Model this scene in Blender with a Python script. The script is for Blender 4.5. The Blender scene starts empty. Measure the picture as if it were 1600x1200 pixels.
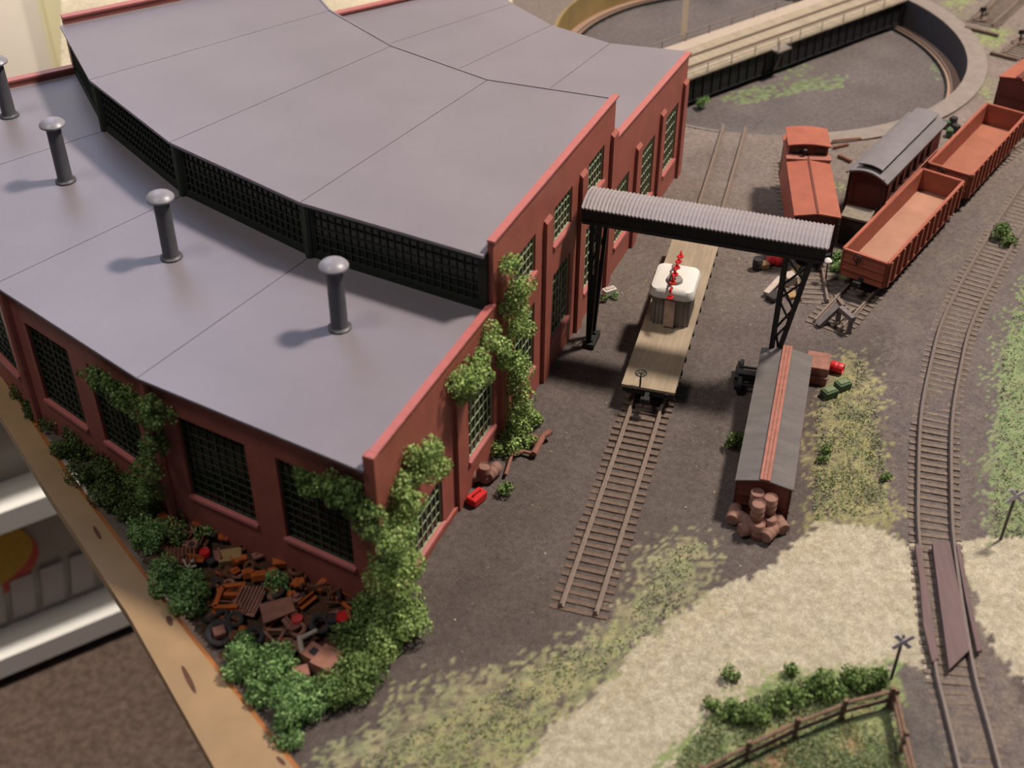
import bpy, math, random
import numpy as np
from mathutils import Vector, Matrix
random.seed(7); NP = np.random.RandomState(11)
PI = math.pi; K = 0.001                                   # all lengths below are millimetres on the layout
scn = bpy.context.scene; COL = scn.collection

# ------------------------------------------------------------------ camera, world, light, exposure
F_PX, PITCH, ROLL, CAM_H = 2000.0, math.radians(38.5), math.radians(0.2), 487.0
_F = np.array([0, math.cos(PITCH), -math.sin(PITCH)]); _U0 = np.array([0, math.sin(PITCH), math.cos(PITCH)]); _R0 = np.array([1.0, 0, 0])
_R = _R0*math.cos(ROLL) + _U0*math.sin(ROLL); _U = -_R0*math.sin(ROLL) + _U0*math.cos(ROLL)
cd = bpy.data.cameras.new('camera'); cam = bpy.data.objects.new('camera', cd); COL.objects.link(cam); scn.camera = cam
cd.sensor_width = 36; cd.sensor_fit = 'HORIZONTAL'; cd.lens = 36*F_PX/1600; cd.clip_start = 0.02; cd.clip_end = 50
M = Matrix(((_R[0], _U[0], -_F[0], 0), (_R[1], _U[1], -_F[1], 0), (_R[2], _U[2], -_F[2], CAM_H*K), (0, 0, 0, 1)))
cam.matrix_world = M
cd.dof.use_dof = True; cd.dof.focus_distance = 0.80; cd.dof.aperture_fstop = 9.5

w = bpy.data.worlds.new('room_light'); scn.world = w; w.use_nodes = True
w.node_tree.nodes['Background'].inputs[0].default_value = (0.72, 0.78, 1.0, 1)
w.node_tree.nodes['Background'].inputs[1].default_value = 0.09
def area(name, loc, target, size, power, color):
    l = bpy.data.lights.new(name, 'AREA'); l.shape = 'DISK'; l.size = size; l.energy = power; l.color = color
    o = bpy.data.objects.new(name, l); COL.objects.link(o); o.location = loc
    o.rotation_euler = (Vector(target)-Vector(loc)).to_track_quat('-Z', 'Y').to_euler(); return o
area('ceiling_lamp', (0.92, 0.97, 1.80), (0.15, 0.65, 0), 0.23, 57, (1.0, 0.90, 0.79))
area('blue_sheen_fill', (-0.75, 1.72, 1.25), (-0.1, 0.75, 0.1), 0.7, 7, (0.50, 0.62, 1.0))  # added bluish light for the roof sheen; there is no window here
area('room_fill', (-0.95, 0.15, 2.25), (-0.1, 0.6, 0), 0.5, 15, (1.0, 0.93, 0.84))  # unseen soft fill from the left, added to lift scrap pile and fascia
def spot(name, loc, target, deg, power, color):
    l = bpy.data.lights.new(name, 'SPOT'); l.spot_size = math.radians(deg); l.spot_blend = 0.5; l.energy = power; l.color = color; l.shadow_soft_size = 0.08
    o = bpy.data.objects.new(name, l); COL.objects.link(o); o.location = loc; o.rotation_euler = (Vector(target)-Vector(loc)).to_track_quat('-Z', 'Y').to_euler()
spot('cart_fill_spot', (-1.9, 0.15, 1.3), (-0.75, 1.05, -0.8), 38, 420, (1.0, 0.93, 0.84))  # added spot, only brightens the drawer cart and carpet
spot('door_fill_spot', (-0.75, 0.75, 1.9), (-0.85, 1.8, -0.1), 40, 190, (1.0, 0.93, 0.85))  # added spot, only brightens the door and the wall around it
scn.view_settings.view_transform = 'Standard'; scn.view_settings.look = 'None'
scn.view_settings.exposure = 0.0; scn.view_settings.gamma = 1.0; scn.view_settings.use_curve_mapping = False

# ------------------------------------------------------------------ helpers
def at(x, y, z=0.0):                                       # point of the place, at height z, seen at photo position x, y
    d = _F + _R*(x-800)/F_PX - _U*(y-600)/F_PX; t = (z-CAM_H)/d[2]
    return (float(d[0]*t), float(d[1]*t), float(z))
def height_over(bx, by, ty):                               # height of an upright standing at bx, by whose top shows at ty
    b = at(bx, by); best = None
    for i in range(0, 400):
        z = i*0.5; v = np.array([b[0], b[1], z-CAM_H]); y = 600-F_PX*(v@_U)/(v@_F)
        if best is None or abs(y-ty) < best[0]: best = (abs(y-ty), z)
    return best[1]
def on_wall(A, B, x, y):                                   # (along, height) on the upright plane A-B
    A = np.array(A[:2], float); B = np.array(B[:2], float); u = (B-A)/np.linalg.norm(B-A); n = np.array([u[1], -u[0]])
    d = _F + _R*(x-800)/F_PX - _U*(y-600)/F_PX; t = (A@n)/(d[:2]@n); P = d*t+np.array([0, 0, CAM_H])
    return float((P[:2]-A)@u), float(P[2])
def srgb(c):
    return tuple((v/255/12.92 if v/255 <= 0.04045 else ((v/255+0.055)/1.055)**2.4) for v in c)
MATS = {}
def mat(name, col, rough=0.75, var=0.18, scale=220, bump=0.0, bscale=900, metal=0.0, spec=0.35, attr=None, stretch=None, col2=None, alpha=1.0, speck=0.0):
    if name in MATS: return MATS[name]
    m = bpy.data.materials.new(name); m.use_nodes = True; nt = m.node_tree; N = nt.nodes; L = nt.links
    b = N['Principled BSDF']; b.inputs['Roughness'].default_value = rough; b.inputs['Metallic'].default_value = metal
    b.inputs['Specular IOR Level'].default_value = spec
    tc = N.new('ShaderNodeTexCoord'); src = tc.outputs['Object']
    if stretch:
        mp = N.new('ShaderNodeMapping'); mp.inputs['Scale'].default_value = stretch; L.new(src, mp.inputs[0]); src = mp.outputs[0]
    nz = N.new('ShaderNodeTexNoise'); nz.inputs['Scale'].default_value = scale; nz.inputs['Detail'].default_value = 5; nz.inputs['Roughness'].default_value = 0.65
    L.new(src, nz.inputs['Vector'])
    c = srgb(col)
    rmp = N.new('ShaderNodeValToRGB'); e = rmp.color_ramp.elements
    if attr:
        e[0].color = (1-var,)*3+(1,); e[1].color = (1+var,)*3+(1,)
        e[0].position = 0.3; e[1].position = 0.7
        at_ = N.new('ShaderNodeAttribute'); at_.attribute_name = attr
        mx = N.new('ShaderNodeMix'); mx.data_type = 'RGBA'; mx.blend_type = 'MULTIPLY'; mx.inputs[0].default_value = 1
        L.new(nz.outputs[0], rmp.inputs[0]); L.new(at_.outputs['Color'], mx.inputs[6]); L.new(rmp.outputs[0], mx.inputs[7]); out = mx.outputs[2]
    else:
        c2 = srgb(col2) if col2 else tuple(v*(1+var) for v in c); c1 = c if col2 else tuple(v*(1-var) for v in c)
        e[0].color = c1+(1,); e[1].color = c2+(1,); e[0].position = 0.32; e[1].position = 0.68
        L.new(nz.outputs[0], rmp.inputs[0]); out = rmp.outputs[0]
    if speck:
        n3 = N.new('ShaderNodeTexNoise'); n3.inputs['Scale'].default_value = bscale; n3.inputs['Detail'].default_value = 2; L.new(tc.outputs['Object'], n3.inputs['Vector'])
        r3 = N.new('ShaderNodeValToRGB'); r3.color_ramp.elements[0].position = 0.36; r3.color_ramp.elements[1].position = 0.66
        r3.color_ramp.elements[0].color = (1-speck,)*3+(1,); r3.color_ramp.elements[1].color = (1+speck,)*3+(1,)
        L.new(n3.outputs[0], r3.inputs[0]); m3 = N.new('ShaderNodeMix'); m3.data_type = 'RGBA'; m3.blend_type = 'MULTIPLY'; m3.inputs[0].default_value = 1
        L.new(out, m3.inputs[6]); L.new(r3.outputs[0], m3.inputs[7]); out = m3.outputs[2]
    L.new(out, b.inputs['Base Color'])
    if bump:
        n2 = N.new('ShaderNodeTexNoise'); n2.inputs['Scale'].default_value = bscale; n2.inputs['Detail'].default_value = 3; L.new(src, n2.inputs['Vector'])
        bp = N.new('ShaderNodeBump'); bp.inputs['Strength'].default_value = bump; bp.inputs['Distance'].default_value = 0.0006
        L.new(n2.outputs[0], bp.inputs['Height']); L.new(bp.outputs[0], b.inputs['Normal'])
    if alpha < 1: b.inputs['Alpha'].default_value = alpha
    MATS[name] = m; return m
def brick_mat(name, col, mortar):
    if name in MATS: return MATS[name]
    m = mat(name, col, rough=0.5, var=0.12, scale=60, spec=0.45); nt = m.node_tree; N = nt.nodes; L = nt.links; b = N['Principled BSDF']
    tc = N.new('ShaderNodeTexCoord'); sp = N.new('ShaderNodeSeparateXYZ'); L.new(tc.outputs['Object'], sp.inputs[0])
    ad = N.new('ShaderNodeMath'); ad.operation = 'ADD'; L.new(sp.outputs[0], ad.inputs[0]); L.new(sp.outputs[1], ad.inputs[1])
    cb = N.new('ShaderNodeCombineXYZ'); L.new(ad.outputs[0], cb.inputs[0]); L.new(sp.outputs[2], cb.inputs[1])
    bk = N.new('ShaderNodeTexBrick'); bk.inputs['Scale'].default_value = 330; bk.inputs['Mortar Size'].default_value = 0.03
    bk.inputs['Color1'].default_value = (1, 1, 1, 1); bk.inputs['Color2'].default_value = (0.86, 0.86, 0.86, 1); bk.inputs['Mortar'].default_value = mortar
    L.new(cb.outputs[0], bk.inputs['Vector'])
    old = b.inputs['Base Color'].links[0].from_socket
    mx = N.new('ShaderNodeMix'); mx.data_type = 'RGBA'; mx.blend_type = 'MULTIPLY'; mx.inputs[0].default_value = 0.8
    L.new(old, mx.inputs[6]); L.new(bk.outputs['Color'], mx.inputs[7]); L.new(mx.outputs[2], b.inputs['Base Color']); return m
def plank_mat(name, col, width, axis=0, dark=0.6):         # boards drawn across the object's own x (0) or y (1)
    if name in MATS: return MATS[name]
    m = mat(name, col, rough=0.8, var=0.16, scale=160, stretch=(0.25, 1, 1) if axis else (1, 0.25, 1)); nt = m.node_tree; N = nt.nodes; L = nt.links; b = N['Principled BSDF']
    tc = N.new('ShaderNodeTexCoord'); sp = N.new('ShaderNodeSeparateXYZ'); L.new(tc.outputs['Object'], sp.inputs[0])
    mu = N.new('ShaderNodeMath'); mu.operation = 'MULTIPLY'; mu.inputs[1].default_value = 1/(width*K); L.new(sp.outputs[axis], mu.inputs[0])
    fr = N.new('ShaderNodeMath'); fr.operation = 'FRACT'; L.new(mu.outputs[0], fr.inputs[0])
    rp = N.new('ShaderNodeValToRGB'); e = rp.color_ramp.elements; e[0].position = 0.0; e[0].color = (dark,)*3+(1,); e[1].position = 0.2; e[1].color = (1, 1, 1, 1)
    L.new(fr.outputs[0], rp.inputs[0]); old = b.inputs['Base Color'].links[0].from_socket
    mx = N.new('ShaderNodeMix'); mx.data_type = 'RGBA'; mx.blend_type = 'MULTIPLY'; mx.inputs[0].default_value = 1
    L.new(old, mx.inputs[6]); L.new(rp.outputs[0], mx.inputs[7]); L.new(mx.outputs[2], b.inputs['Base Color']); return m

class MB:                                                  # collects shapes in millimetres, links them as one mesh
    def __init__(s): s.v = []; s.f = []
    def add(s, vs, fs):
        n = len(s.v); s.v += [tuple(map(float, p)) for p in vs]; s.f += [tuple(i+n for i in f) for f in fs]; return s
    def hexa(s, b, t):                                     # bottom ring b, top ring t
        n = len(b); return s.add(list(b)+list(t), [tuple(range(n))[::-1], tuple(range(n, 2*n))]+[(i, (i+1) % n, n+(i+1) % n, n+i) for i in range(n)])
    def box(s, x0, x1, y0, y1, z0, z1): return s.hexa([(x0, y0, z0), (x1, y0, z0), (x1, y1, z0), (x0, y1, z0)], [(x0, y0, z1), (x1, y0, z1), (x1, y1, z1), (x0, y1, z1)])
    def rbox(s, c, size, ax=0.0, ay=0.0, az=0.0):
        R = Matrix.Rotation(az, 3, 'Z') @ Matrix.Rotation(ay, 3, 'Y') @ Matrix.Rotation(ax, 3, 'X'); h = [q/2 for q in size]; P = []
        for dz in (-1, 1):
            for dx, dy in ((-1, -1), (1, -1), (1, 1), (-1, 1)): P.append(tuple(Vector(c)+R @ Vector((dx*h[0], dy*h[1], dz*h[2]))))
        return s.hexa(P[:4], P[4:])
    def bar(s, a, b, wd, ht=None, up=(0, 0, 1)):           # square bar from a to b
        a = Vector(a); b = Vector(b); d = (b-a).normalized(); up = Vector(up)
        if abs(d.dot(up)) > 0.98: up = Vector((1, 0, 0))
        r = d.cross(up).normalized()*wd/2; u = r.cross(d).normalized()*(ht or wd)/2
        return s.hexa([a-r-u, a+r-u, a+r+u, a-r+u], [b-r-u, b+r-u, b+r+u, b-r+u])
    def tube(s, a, b, r0, r1=None, n=12):
        a = Vector(a); b = Vector(b); d = (b-a).normalized(); up = Vector((0, 0, 1)) if abs(d.z) < 0.95 else Vector((1, 0, 0))
        r = d.cross(up).normalized(); u = r.cross(d).normalized(); r1 = r0 if r1 is None else r1
        return s.hexa([a+(r*math.cos(t)+u*math.sin(t))*r0 for t in [2*PI*i/n for i in range(n)]], [b+(r*math.cos(t)+u*math.sin(t))*r1 for t in [2*PI*i/n for i in range(n)]])
    def lathe(s, c, prof, n=20):                           # prof of (radius, height), upright
        m = len(prof); vs = [(c[0]+r*math.cos(2*PI*i/n), c[1]+r*math.sin(2*PI*i/n), c[2]+z) for r, z in prof for i in range(n)]
        fs = [(j*n+i, j*n+(i+1) % n, (j+1)*n+(i+1) % n, (j+1)*n+i) for j in range(m-1) for i in range(n)]
        return s.add(vs, fs+[tuple(range(n))[::-1], tuple(range((m-1)*n, m*n))])
    def ring(s, c, R, r, n=20, k=8, ax=None):
        ax = Vector(ax or (0, 0, 1)).normalized(); q = ax.to_track_quat('Z', 'Y').to_matrix(); vs = []
        for i in range(n):
            a = 2*PI*i/n
            for j in range(k):
                b = 2*PI*j/k; vs.append(tuple(Vector(c)+q @ Vector(((R+r*math.cos(b))*math.cos(a), (R+r*math.cos(b))*math.sin(a), r*math.sin(b)))))
        return s.add(vs, [(i*k+j, ((i+1) % n)*k+j, ((i+1) % n)*k+(j+1) % k, i*k+(j+1) % k) for i in range(n) for j in range(k)])
    def slab(s, poly, z0, z1): return s.hexa([(p[0], p[1], z0 if len(p) < 3 else p[2]+z0) for p in poly], [(p[0], p[1], z1 if len(p) < 3 else p[2]+z1) for p in poly])
    def build(s, name, m, parent=None, smooth=False, world=True):
        org = Vector((0, 0, 0)); loc = None
        if parent is None:
            xs = [p[0] for p in s.v]; ys = [p[1] for p in s.v]; org = Vector(((min(xs)+max(xs))/2, (min(ys)+max(ys))/2, min(p[2] for p in s.v))); loc = org*K
        elif 'org' in ORG.get(parent.name, {}): org = ORG[parent.name]['org']
        me = bpy.data.meshes.new(name); me.from_pydata([((p[0]-org.x)*K, (p[1]-org.y)*K, (p[2]-org.z)*K) for p in s.v], [], s.f)
        me.materials.append(m); me.update()
        import bmesh
        bm = bmesh.new(); bm.from_mesh(me); bmesh.ops.recalc_face_normals(bm, faces=bm.faces); bm.to_mesh(me); bm.free()
        if smooth: me.shade_smooth(); 
        if smooth:
            try: me.set_sharp_from_angle(angle=math.radians(40))
            except Exception: pass
        o = bpy.data.objects.new(name, me); COL.objects.link(o)
        if parent: o.parent = parent
        else: o.location = loc
        ORG[o.name] = {'org': org}
        return o
ORG = {}
def tag(o, label=None, cat=None, group=None, kind=None):
    if label: o['label'] = label
    if cat: o['category'] = cat
    if group: o['group'] = group
    if kind: o['kind'] = kind
    return o
def thing(name, label, cat, loc=(0, 0, 0), rz=0.0, group=None, world=True):
    o = bpy.data.objects.new(name, None); COL.objects.link(o); o.empty_display_size = 0.01
    o.location = Vector(loc)*K; o.rotation_euler = (0, 0, rz); ORG[o.name] = {'org': Vector(loc) if world else Vector((0, 0, 0))}
    return tag(o, label, cat, group)
def dup(root, loc, rz=None, label=None, group=None):
    r = root.copy(); COL.objects.link(r); r.location = Vector(loc)*K
    if rz is not None: r.rotation_euler = (r.rotation_euler[0], r.rotation_euler[1], rz)
    if label: r['label'] = label
    if group: r['group'] = group
    for ch in list(root.children):
        c = ch.copy(); COL.objects.link(c); c.parent = r
        for g in list(ch.children):
            d = g.copy(); COL.objects.link(d); d.parent = c
    return r
def vnoise(x, y, s, seed=0):                               # smooth value noise, arrays
    rs = np.random.RandomState(seed).rand(256, 256); x = x/s; y = y/s
    xi = np.floor(x).astype(int); yi = np.floor(y).astype(int); fx = x-xi; fy = y-yi; fx = fx*fx*(3-2*fx); fy = fy*fy*(3-2*fy)
    g = lambda a, b: rs[a % 256, b % 256]
    return (g(xi, yi)*(1-fx)+g(xi+1, yi)*fx)*(1-fy)+(g(xi, yi+1)*(1-fx)+g(xi+1, yi+1)*fx)*fy
def inside(px, py, poly):
    r = np.zeros(px.shape, bool); n = len(poly)
    for i in range(n):
        x0, y0 = poly[i][:2]; x1, y1 = poly[(i+1) % n][:2]
        if y0 == y1: continue
        c = ((y0 > py) != (y1 > py)) & (px < (x1-x0)*(py-y0)/(y1-y0)+x0); r ^= c
    return r
def gpoly(pts, z=0): return [at(x, y, z)[:2] for x, y in pts]

# ------------------------------------------------------------------ materials
mRoof = mat('roof_gray', (124, 116, 122), rough=0.42, var=0.07, scale=14, spec=0.55, bump=0.12, bscale=1500)
mBrick = brick_mat('red_brick', (160, 90, 78), (0.75, 0.7, 0.7, 1))
mCoping = mat('red_coping', (172, 98, 94), rough=0.4, var=0.08, spec=0.5)
mSill = mat('sill_red', (150, 80, 68), rough=0.6)
mFrame = mat('window_green', (150, 160, 128), rough=0.6, var=0.1)
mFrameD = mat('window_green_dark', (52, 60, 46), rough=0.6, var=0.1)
mPane = mat('dark_glass', (20, 24, 20), rough=0.15, var=0.1, spec=0.5, alpha=0.85)
mStack = mat('stack_gray', (76, 74, 80), rough=0.5, var=0.1, spec=0.5)
mRail = mat('rail_brown', (120, 103, 93), rough=0.5, var=0.15, scale=500, metal=0.1)
mTie = mat('tie_brown', (104, 86, 76), rough=0.9, var=0.25, scale=400)
mTieD = mat('tie_gray', (112, 98, 88), rough=0.9, var=0.25, scale=400)
mBlack = mat('black_metal', (30, 29, 31), rough=0.6, var=0.2, scale=300)
mTin = mat('corrugated_tin', (146, 138, 140), rough=0.45, var=0.08, scale=40, spec=0.5)
mDeckW = plank_mat('flatcar_deck', (146, 130, 110), 3.2, 1, 0.82)
mCarRed = mat('freight_red', (152, 84, 66), rough=0.6, var=0.12, scale=90)
mCarRedDk = mat('freight_red_dark', (100, 50, 42), rough=0.65, var=0.12, scale=90)
mGonIn = mat('gondola_floor', (160, 116, 96), rough=0.75, var=0.14, scale=45)
mGonIn2 = mat('gondola_floor_orange', (148, 92, 72), rough=0.75, var=0.14, scale=45)
mCoachRoof = mat('coach_roof', (112, 106, 108), rough=0.6, var=0.1, scale=60)
mCoach = mat('coach_brown', (92, 46, 40), rough=0.6, var=0.12)
mBoxRoof = plank_mat('boxcar_roof', (98, 92, 90), 2.2, 0, 0.8)
mWalk = mat('roof_walk', (150, 96, 82), rough=0.7)
mWood = mat('fascia_wood', (156, 126, 90), rough=0.55, var=0.14, scale=22, stretch=(1, 1, 6), spec=0.4)
mBarrel = mat('rusty_barrel', (138, 102, 90), rough=0.8, var=0.2, scale=300)
mRed = mat('red_paint', (196, 32, 34), rough=0.45, var=0.1, spec=0.5)
mOrange = mat('rust_orange', (166, 84, 36), rough=0.85, var=0.25, scale=300)
mRust = mat('rust_brown', (104, 66, 48), rough=0.9, var=0.3, scale=300)
mRustP = mat('rust_pink', (140, 96, 82), rough=0.85, var=0.2, scale=200)
mTan = mat('tan_scrap', (150, 122, 82), rough=0.8, var=0.15)
mDark = mat('dark_scrap', (52, 46, 46), rough=0.8, var=0.25)
mPale = mat('pale_scrap', (176, 160, 148), rough=0.8, var=0.12)
mTire = mat('tire_rubber', (58, 54, 56), rough=0.85, var=0.15)
mWhite = mat('white_plastic', (214, 209, 202), rough=0.5, var=0.03)
mGrayBody = mat('gray_body', (132, 124, 118), rough=0.5, var=0.1, stretch=(1, 1, 0.1))
mGreenC = mat('green_crate', (70, 88, 62), rough=0.8, var=0.2)
mConc = mat('concrete', (130, 118, 110), rough=0.85, var=0.12, scale=120, bump=0.2)
mPitWall = mat('pit_wall', (64, 62, 66), rough=0.8, var=0.12, scale=120)
mBridge = plank_mat('bridge_deck', (154, 140, 120), 2.6, 0, 0.85)
mFence = mat('fence_wood', (100, 76, 64), rough=0.85, var=0.25, scale=300, col2=(134, 108, 90))
mLeaf = mat('foliage', (90, 110, 60), rough=0.9, var=0.3, scale=700, attr='col', spec=0.15)
mGround = mat('ground_cover', (90, 80, 74), rough=0.95, var=0.22, scale=300, attr='col', bump=0.6, bscale=1300, spec=0.1, speck=0.22)
mCarpet = mat('carpet', (84, 70, 62), rough=1.0, var=0.35, scale=90, bump=0.5, bscale=300, spec=0.05)
mCream = mat('cream_panel', (232, 220, 204), rough=0.6, var=0.03, scale=5)
mCreamY = mat('cream_strip', (206, 196, 160), rough=0.6, var=0.04, scale=5)

# ------------------------------------------------------------------ ground
PC = (226.0, 1125.0); PR = 187.0
def grid_ground():
    x0, x1, y0, y1, st = -640.0, 760.0, 250.0, 1560.0, 2.0
    # the layout ends at the wooden fascia
    nx = int((x1-x0)/st)+1; ny = int((y1-y0)/st)+1
    X, Y = np.meshgrid(np.linspace(x0, x1, nx), np.linspace(y0, y1, ny)); X = X.ravel(); Y = Y.ravel()
    j1 = (vnoise(X, Y, 9, 1)-.5)*7+(vnoise(X, Y, 3, 2)-.5)*5+(vnoise(X, Y, 30, 3)-.5)*8
    j2 = (vnoise(X, Y, 9, 4)-.5)*7+(vnoise(X, Y, 3, 5)-.5)*5+(vnoise(X, Y, 30, 6)-.5)*8
    XX = X+j1; YY = Y+j2
    def lin(c): return np.array(srgb(c))
    C = np.tile(lin((92, 83, 79)), (len(X), 1))
    t = vnoise(X, Y, 60, 7)[:, None]; t2 = vnoise(X, Y, 14, 8)[:, None]
    C = C*(0.85+0.3*t)*(0.92+0.16*t2)
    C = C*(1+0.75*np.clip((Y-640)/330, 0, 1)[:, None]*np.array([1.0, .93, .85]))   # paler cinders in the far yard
    w1, w2 = NP.normal(size=len(X)), NP.normal(size=len(X))
    def paint(poly, c, c2=None, amt=1.0, sc=6, seed=20, soft=None, dith=None):
        dith = (1.2 if np.isscalar(amt) and amt > .9 else 5.5) if dith is None else dith
        m = inside((XX if soft is None else X+j1*soft)+w1*dith, (YY if soft is None else Y+j2*soft)+w2*dith, gpoly(poly)); n = vnoise(X, Y, sc, seed)[:, None]
        cc = lin(c)*(1-n)+(lin(c2) if c2 is not None else lin(c)*1.15)*n
        a = (amt if np.isscalar(amt) else amt[:, None]); C[m] = (C*(1-a)+cc*a)[m]
    fine = vnoise(X, Y, 2.6, 30); mid = vnoise(X, Y, 8, 31)
    dark = (72, 66, 68)
    paint([(1370, 600), (1400, 470), (1500, 330), (1600, 250), (1600, 430), (1565, 520), (1552, 700), (1545, 845), (1400, 845), (1388, 700)], (94, 86, 86), (108, 98, 92), 0.8)
    paint([(1270, 620), (1300, 560), (1340, 550), (1372, 600), (1372, 700), (1396, 780), (1396, 838), (1258, 822), (1262, 700)], (128, 126, 88), (156, 146, 110), np.clip(fine*1.3-.15+mid*.4, 0, .9))
    paint([(1290, 700), (1372, 640), (1390, 800), (1300, 820)], (150, 144, 100), (130, 128, 92), np.clip(fine*1.2-.2, 0, .8), seed=22)
    paint([(470, 1215), (600, 1118), (700, 1068), (850, 1018), (950, 975), (1000, 905), (1020, 850), (1060, 830), (1110, 838), (1130, 905), (1060, 960), (900, 1110), (760, 1225)], (134, 138, 104), (158, 150, 118), np.clip(fine*1.1+mid*.5-.12, 0, .95), seed=23)
    paint([(560, 1215), (760, 1085), (900, 1030), (985, 985), (1010, 1000), (890, 1110), (780, 1225)], (136, 142, 96), (156, 148, 110), np.clip(fine*1.4-.3, 0, .85), seed=24)
    road = [(770, 1230), (900, 1110), (1000, 1010), (1110, 925), (1200, 890), (1240, 848), (1285, 812), (1340, 815), (1385, 822), (1405, 843), (1480, 850), (1500, 842), (1600, 838), (2400, 838), (2400, 1240), (1600, 1062), (1570, 1030), (1545, 985), (1500, 1050), (1440, 1050), (1385, 1055), (1240, 1050), (1100, 1110), (1050, 1240)]
    paint(road, (158, 148, 127), (176, 166, 146), 1.0, sc=4, seed=25, soft=.6)
    paint([(900, 1120), (1020, 1010), (1110, 930), (1160, 935), (1040, 1020), (940, 1110)], (150, 136, 104), None, np.clip(fine*1.2-.35, 0, .6), seed=26)
    paint([(1428, 836), (1500, 836), (1515, 900), (1545, 1000), (1600, 1060), (1620, 1240), (1440, 1240), (1425, 1100), (1400, 1050), (1440, 1050), (1440, 900)], (100, 90, 88), (118, 106, 98), .93, seed=27)
    paint([(1385, 1048), (1445, 1048), (1560, 1240), (1425, 1240)], (88, 82, 80), (106, 98, 92), .95, seed=28)
    paint([(1000, 1240), (1105, 1105), (1180, 1060), (1250, 1040), (1395, 1045), (1408, 1100), (1430, 1240)], (106, 126, 78), (142, 144, 104), np.clip(.6+fine*.7, 0, 1), sc=5, seed=29, dith=3)
    bp = np.clip((vnoise(X, Y, 11, 33)-.46)*4, 0, .85)
    paint([(1100, 1240), (1200, 1140), (1380, 1090), (1420, 1240)], (136, 104, 82), None, bp, seed=34)
    paint([(2400, 250), (1600, 440), (1568, 530), (1558, 620), (1550, 720), (1543, 838), (2400, 842)], (110, 128, 88), (134, 140, 104), np.clip(.5+fine*.8, 0, 1), sc=5, seed=35)
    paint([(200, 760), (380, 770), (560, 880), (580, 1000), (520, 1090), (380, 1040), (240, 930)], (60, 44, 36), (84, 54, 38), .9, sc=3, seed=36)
    # far end: bare mound, fringe of turf, plaster beyond the far wall
    paint([(855, 30), (885, -60), (1130, -60), (1040, 0), (920, 42)], (134, 110, 66), (112, 92, 56), .9, sc=14, seed=37)
    for P in ([(905, 44), (960, 18), (1060, -4), (1055, 8), (985, 25), (930, 50)], [(822, 14), (850, 8), (850, 26), (830, 26)], [(1465, 8), (1500, -4), (1530, -5), (1500, 10)], [(1490, 22), (1515, 16), (1505, 28)], [(1515, 55), (1560, 40), (1575, 50), (1555, 78), (1530, 72)], [(1538, 130), (1550, 120), (1556, 160), (1540, 165)], [(1310, 275), (1330, 290), (1310, 300)], [(1300, 425), (1325, 392), (1322, 420)]):
        paint(P, (118, 134, 84), (142, 148, 100), np.clip(.3+fine, 0, .95), sc=4, seed=38)
    m = inside(X, Y, [(-600, 700), (-430, 760), (-344, 814), (-110, 958), (-40, 1010), (-20, 1090), (100, 1300), (100, 1600), (-700, 1600)]); C[m] = lin((200, 186, 158))*(0.8+.35*t[m])
    m = inside(X, Y, [(-35, 955), (60, 960), (90, 1030), (80, 1160), (160, 1300), (100, 1500), (0, 1300), (0, 1080)]); C[m] = lin((120, 108, 100))
    Z = (vnoise(X, Y, 40, 9)-.5)*1.0+(vnoise(X, Y, 5, 10)-.5)*.5 - 0.75
    inb = ((X < 140) & inside(X, Y, [(-75, 445), (0, 560), (140, 895), (0, 1000), (-430, 790), (-380, 640), (-190, 500)])); Z[inb] = -0.9
    # cut: pit, and outside the fascia
    fas = [at(0, 583), at(470, 1203)]; A = np.array(fas[0][:2]); B = np.array(fas[1][:2]); u = (B-A)/np.linalg.norm(B-A)
    side = (X-A[0])*u[1]-(Y-A[1])*u[0]                      # positive to the right of the edge
    keep = (np.hypot(X-PC[0], Y-PC[1]) > PR+2) & (side < -1) if (0*u[1]-0*u[0]) else None
    sgn = 1 if ((100-A[0])*u[1]-(700-A[1])*u[0]) > 0 else -1
    keep = (np.hypot(X-PC[0], Y-PC[1]) > PR+2) & (side*sgn > -1)
    g0, g1 = at(93, 130), at(93, -40); keep &= ~((Y > 700) & (((X-g0[0])*(g1[1]-g0[1])-(Y-g0[1])*(g1[0]-g0[0])) < 0) & (X < -200))
    idx = np.arange(nx*ny).reshape(ny, nx); q = np.stack([idx[:-1, :-1], idx[:-1, 1:], idx[1:, 1:], idx[1:, :-1]], -1).reshape(-1, 4)
    q = q[keep[q].all(1)]; used = np.unique(q); remap = -np.ones(nx*ny, int); remap[used] = np.arange(len(used)); q = remap[q]
    X, Y, Z, C = X[used], Y[used], Z[used], C[used]
    me = bpy.data.meshes.new('ground'); me.vertices.add(len(X)); me.vertices.foreach_set('co', (np.stack([X, Y, Z], 1)*K).ravel())
    me.loops.add(len(q)*4); me.loops.foreach_set('vertex_index', q.ravel()); me.polygons.add(len(q)); me.polygons.foreach_set('loop_start', np.arange(len(q))*4)
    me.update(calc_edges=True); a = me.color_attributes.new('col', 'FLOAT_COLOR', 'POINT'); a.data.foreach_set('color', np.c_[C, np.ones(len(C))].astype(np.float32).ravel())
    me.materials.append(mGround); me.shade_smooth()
    o = bpy.data.objects.new('ground', me); COL.objects.link(o); tag(o, kind='structure')
    return o
grid_ground()

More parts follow.
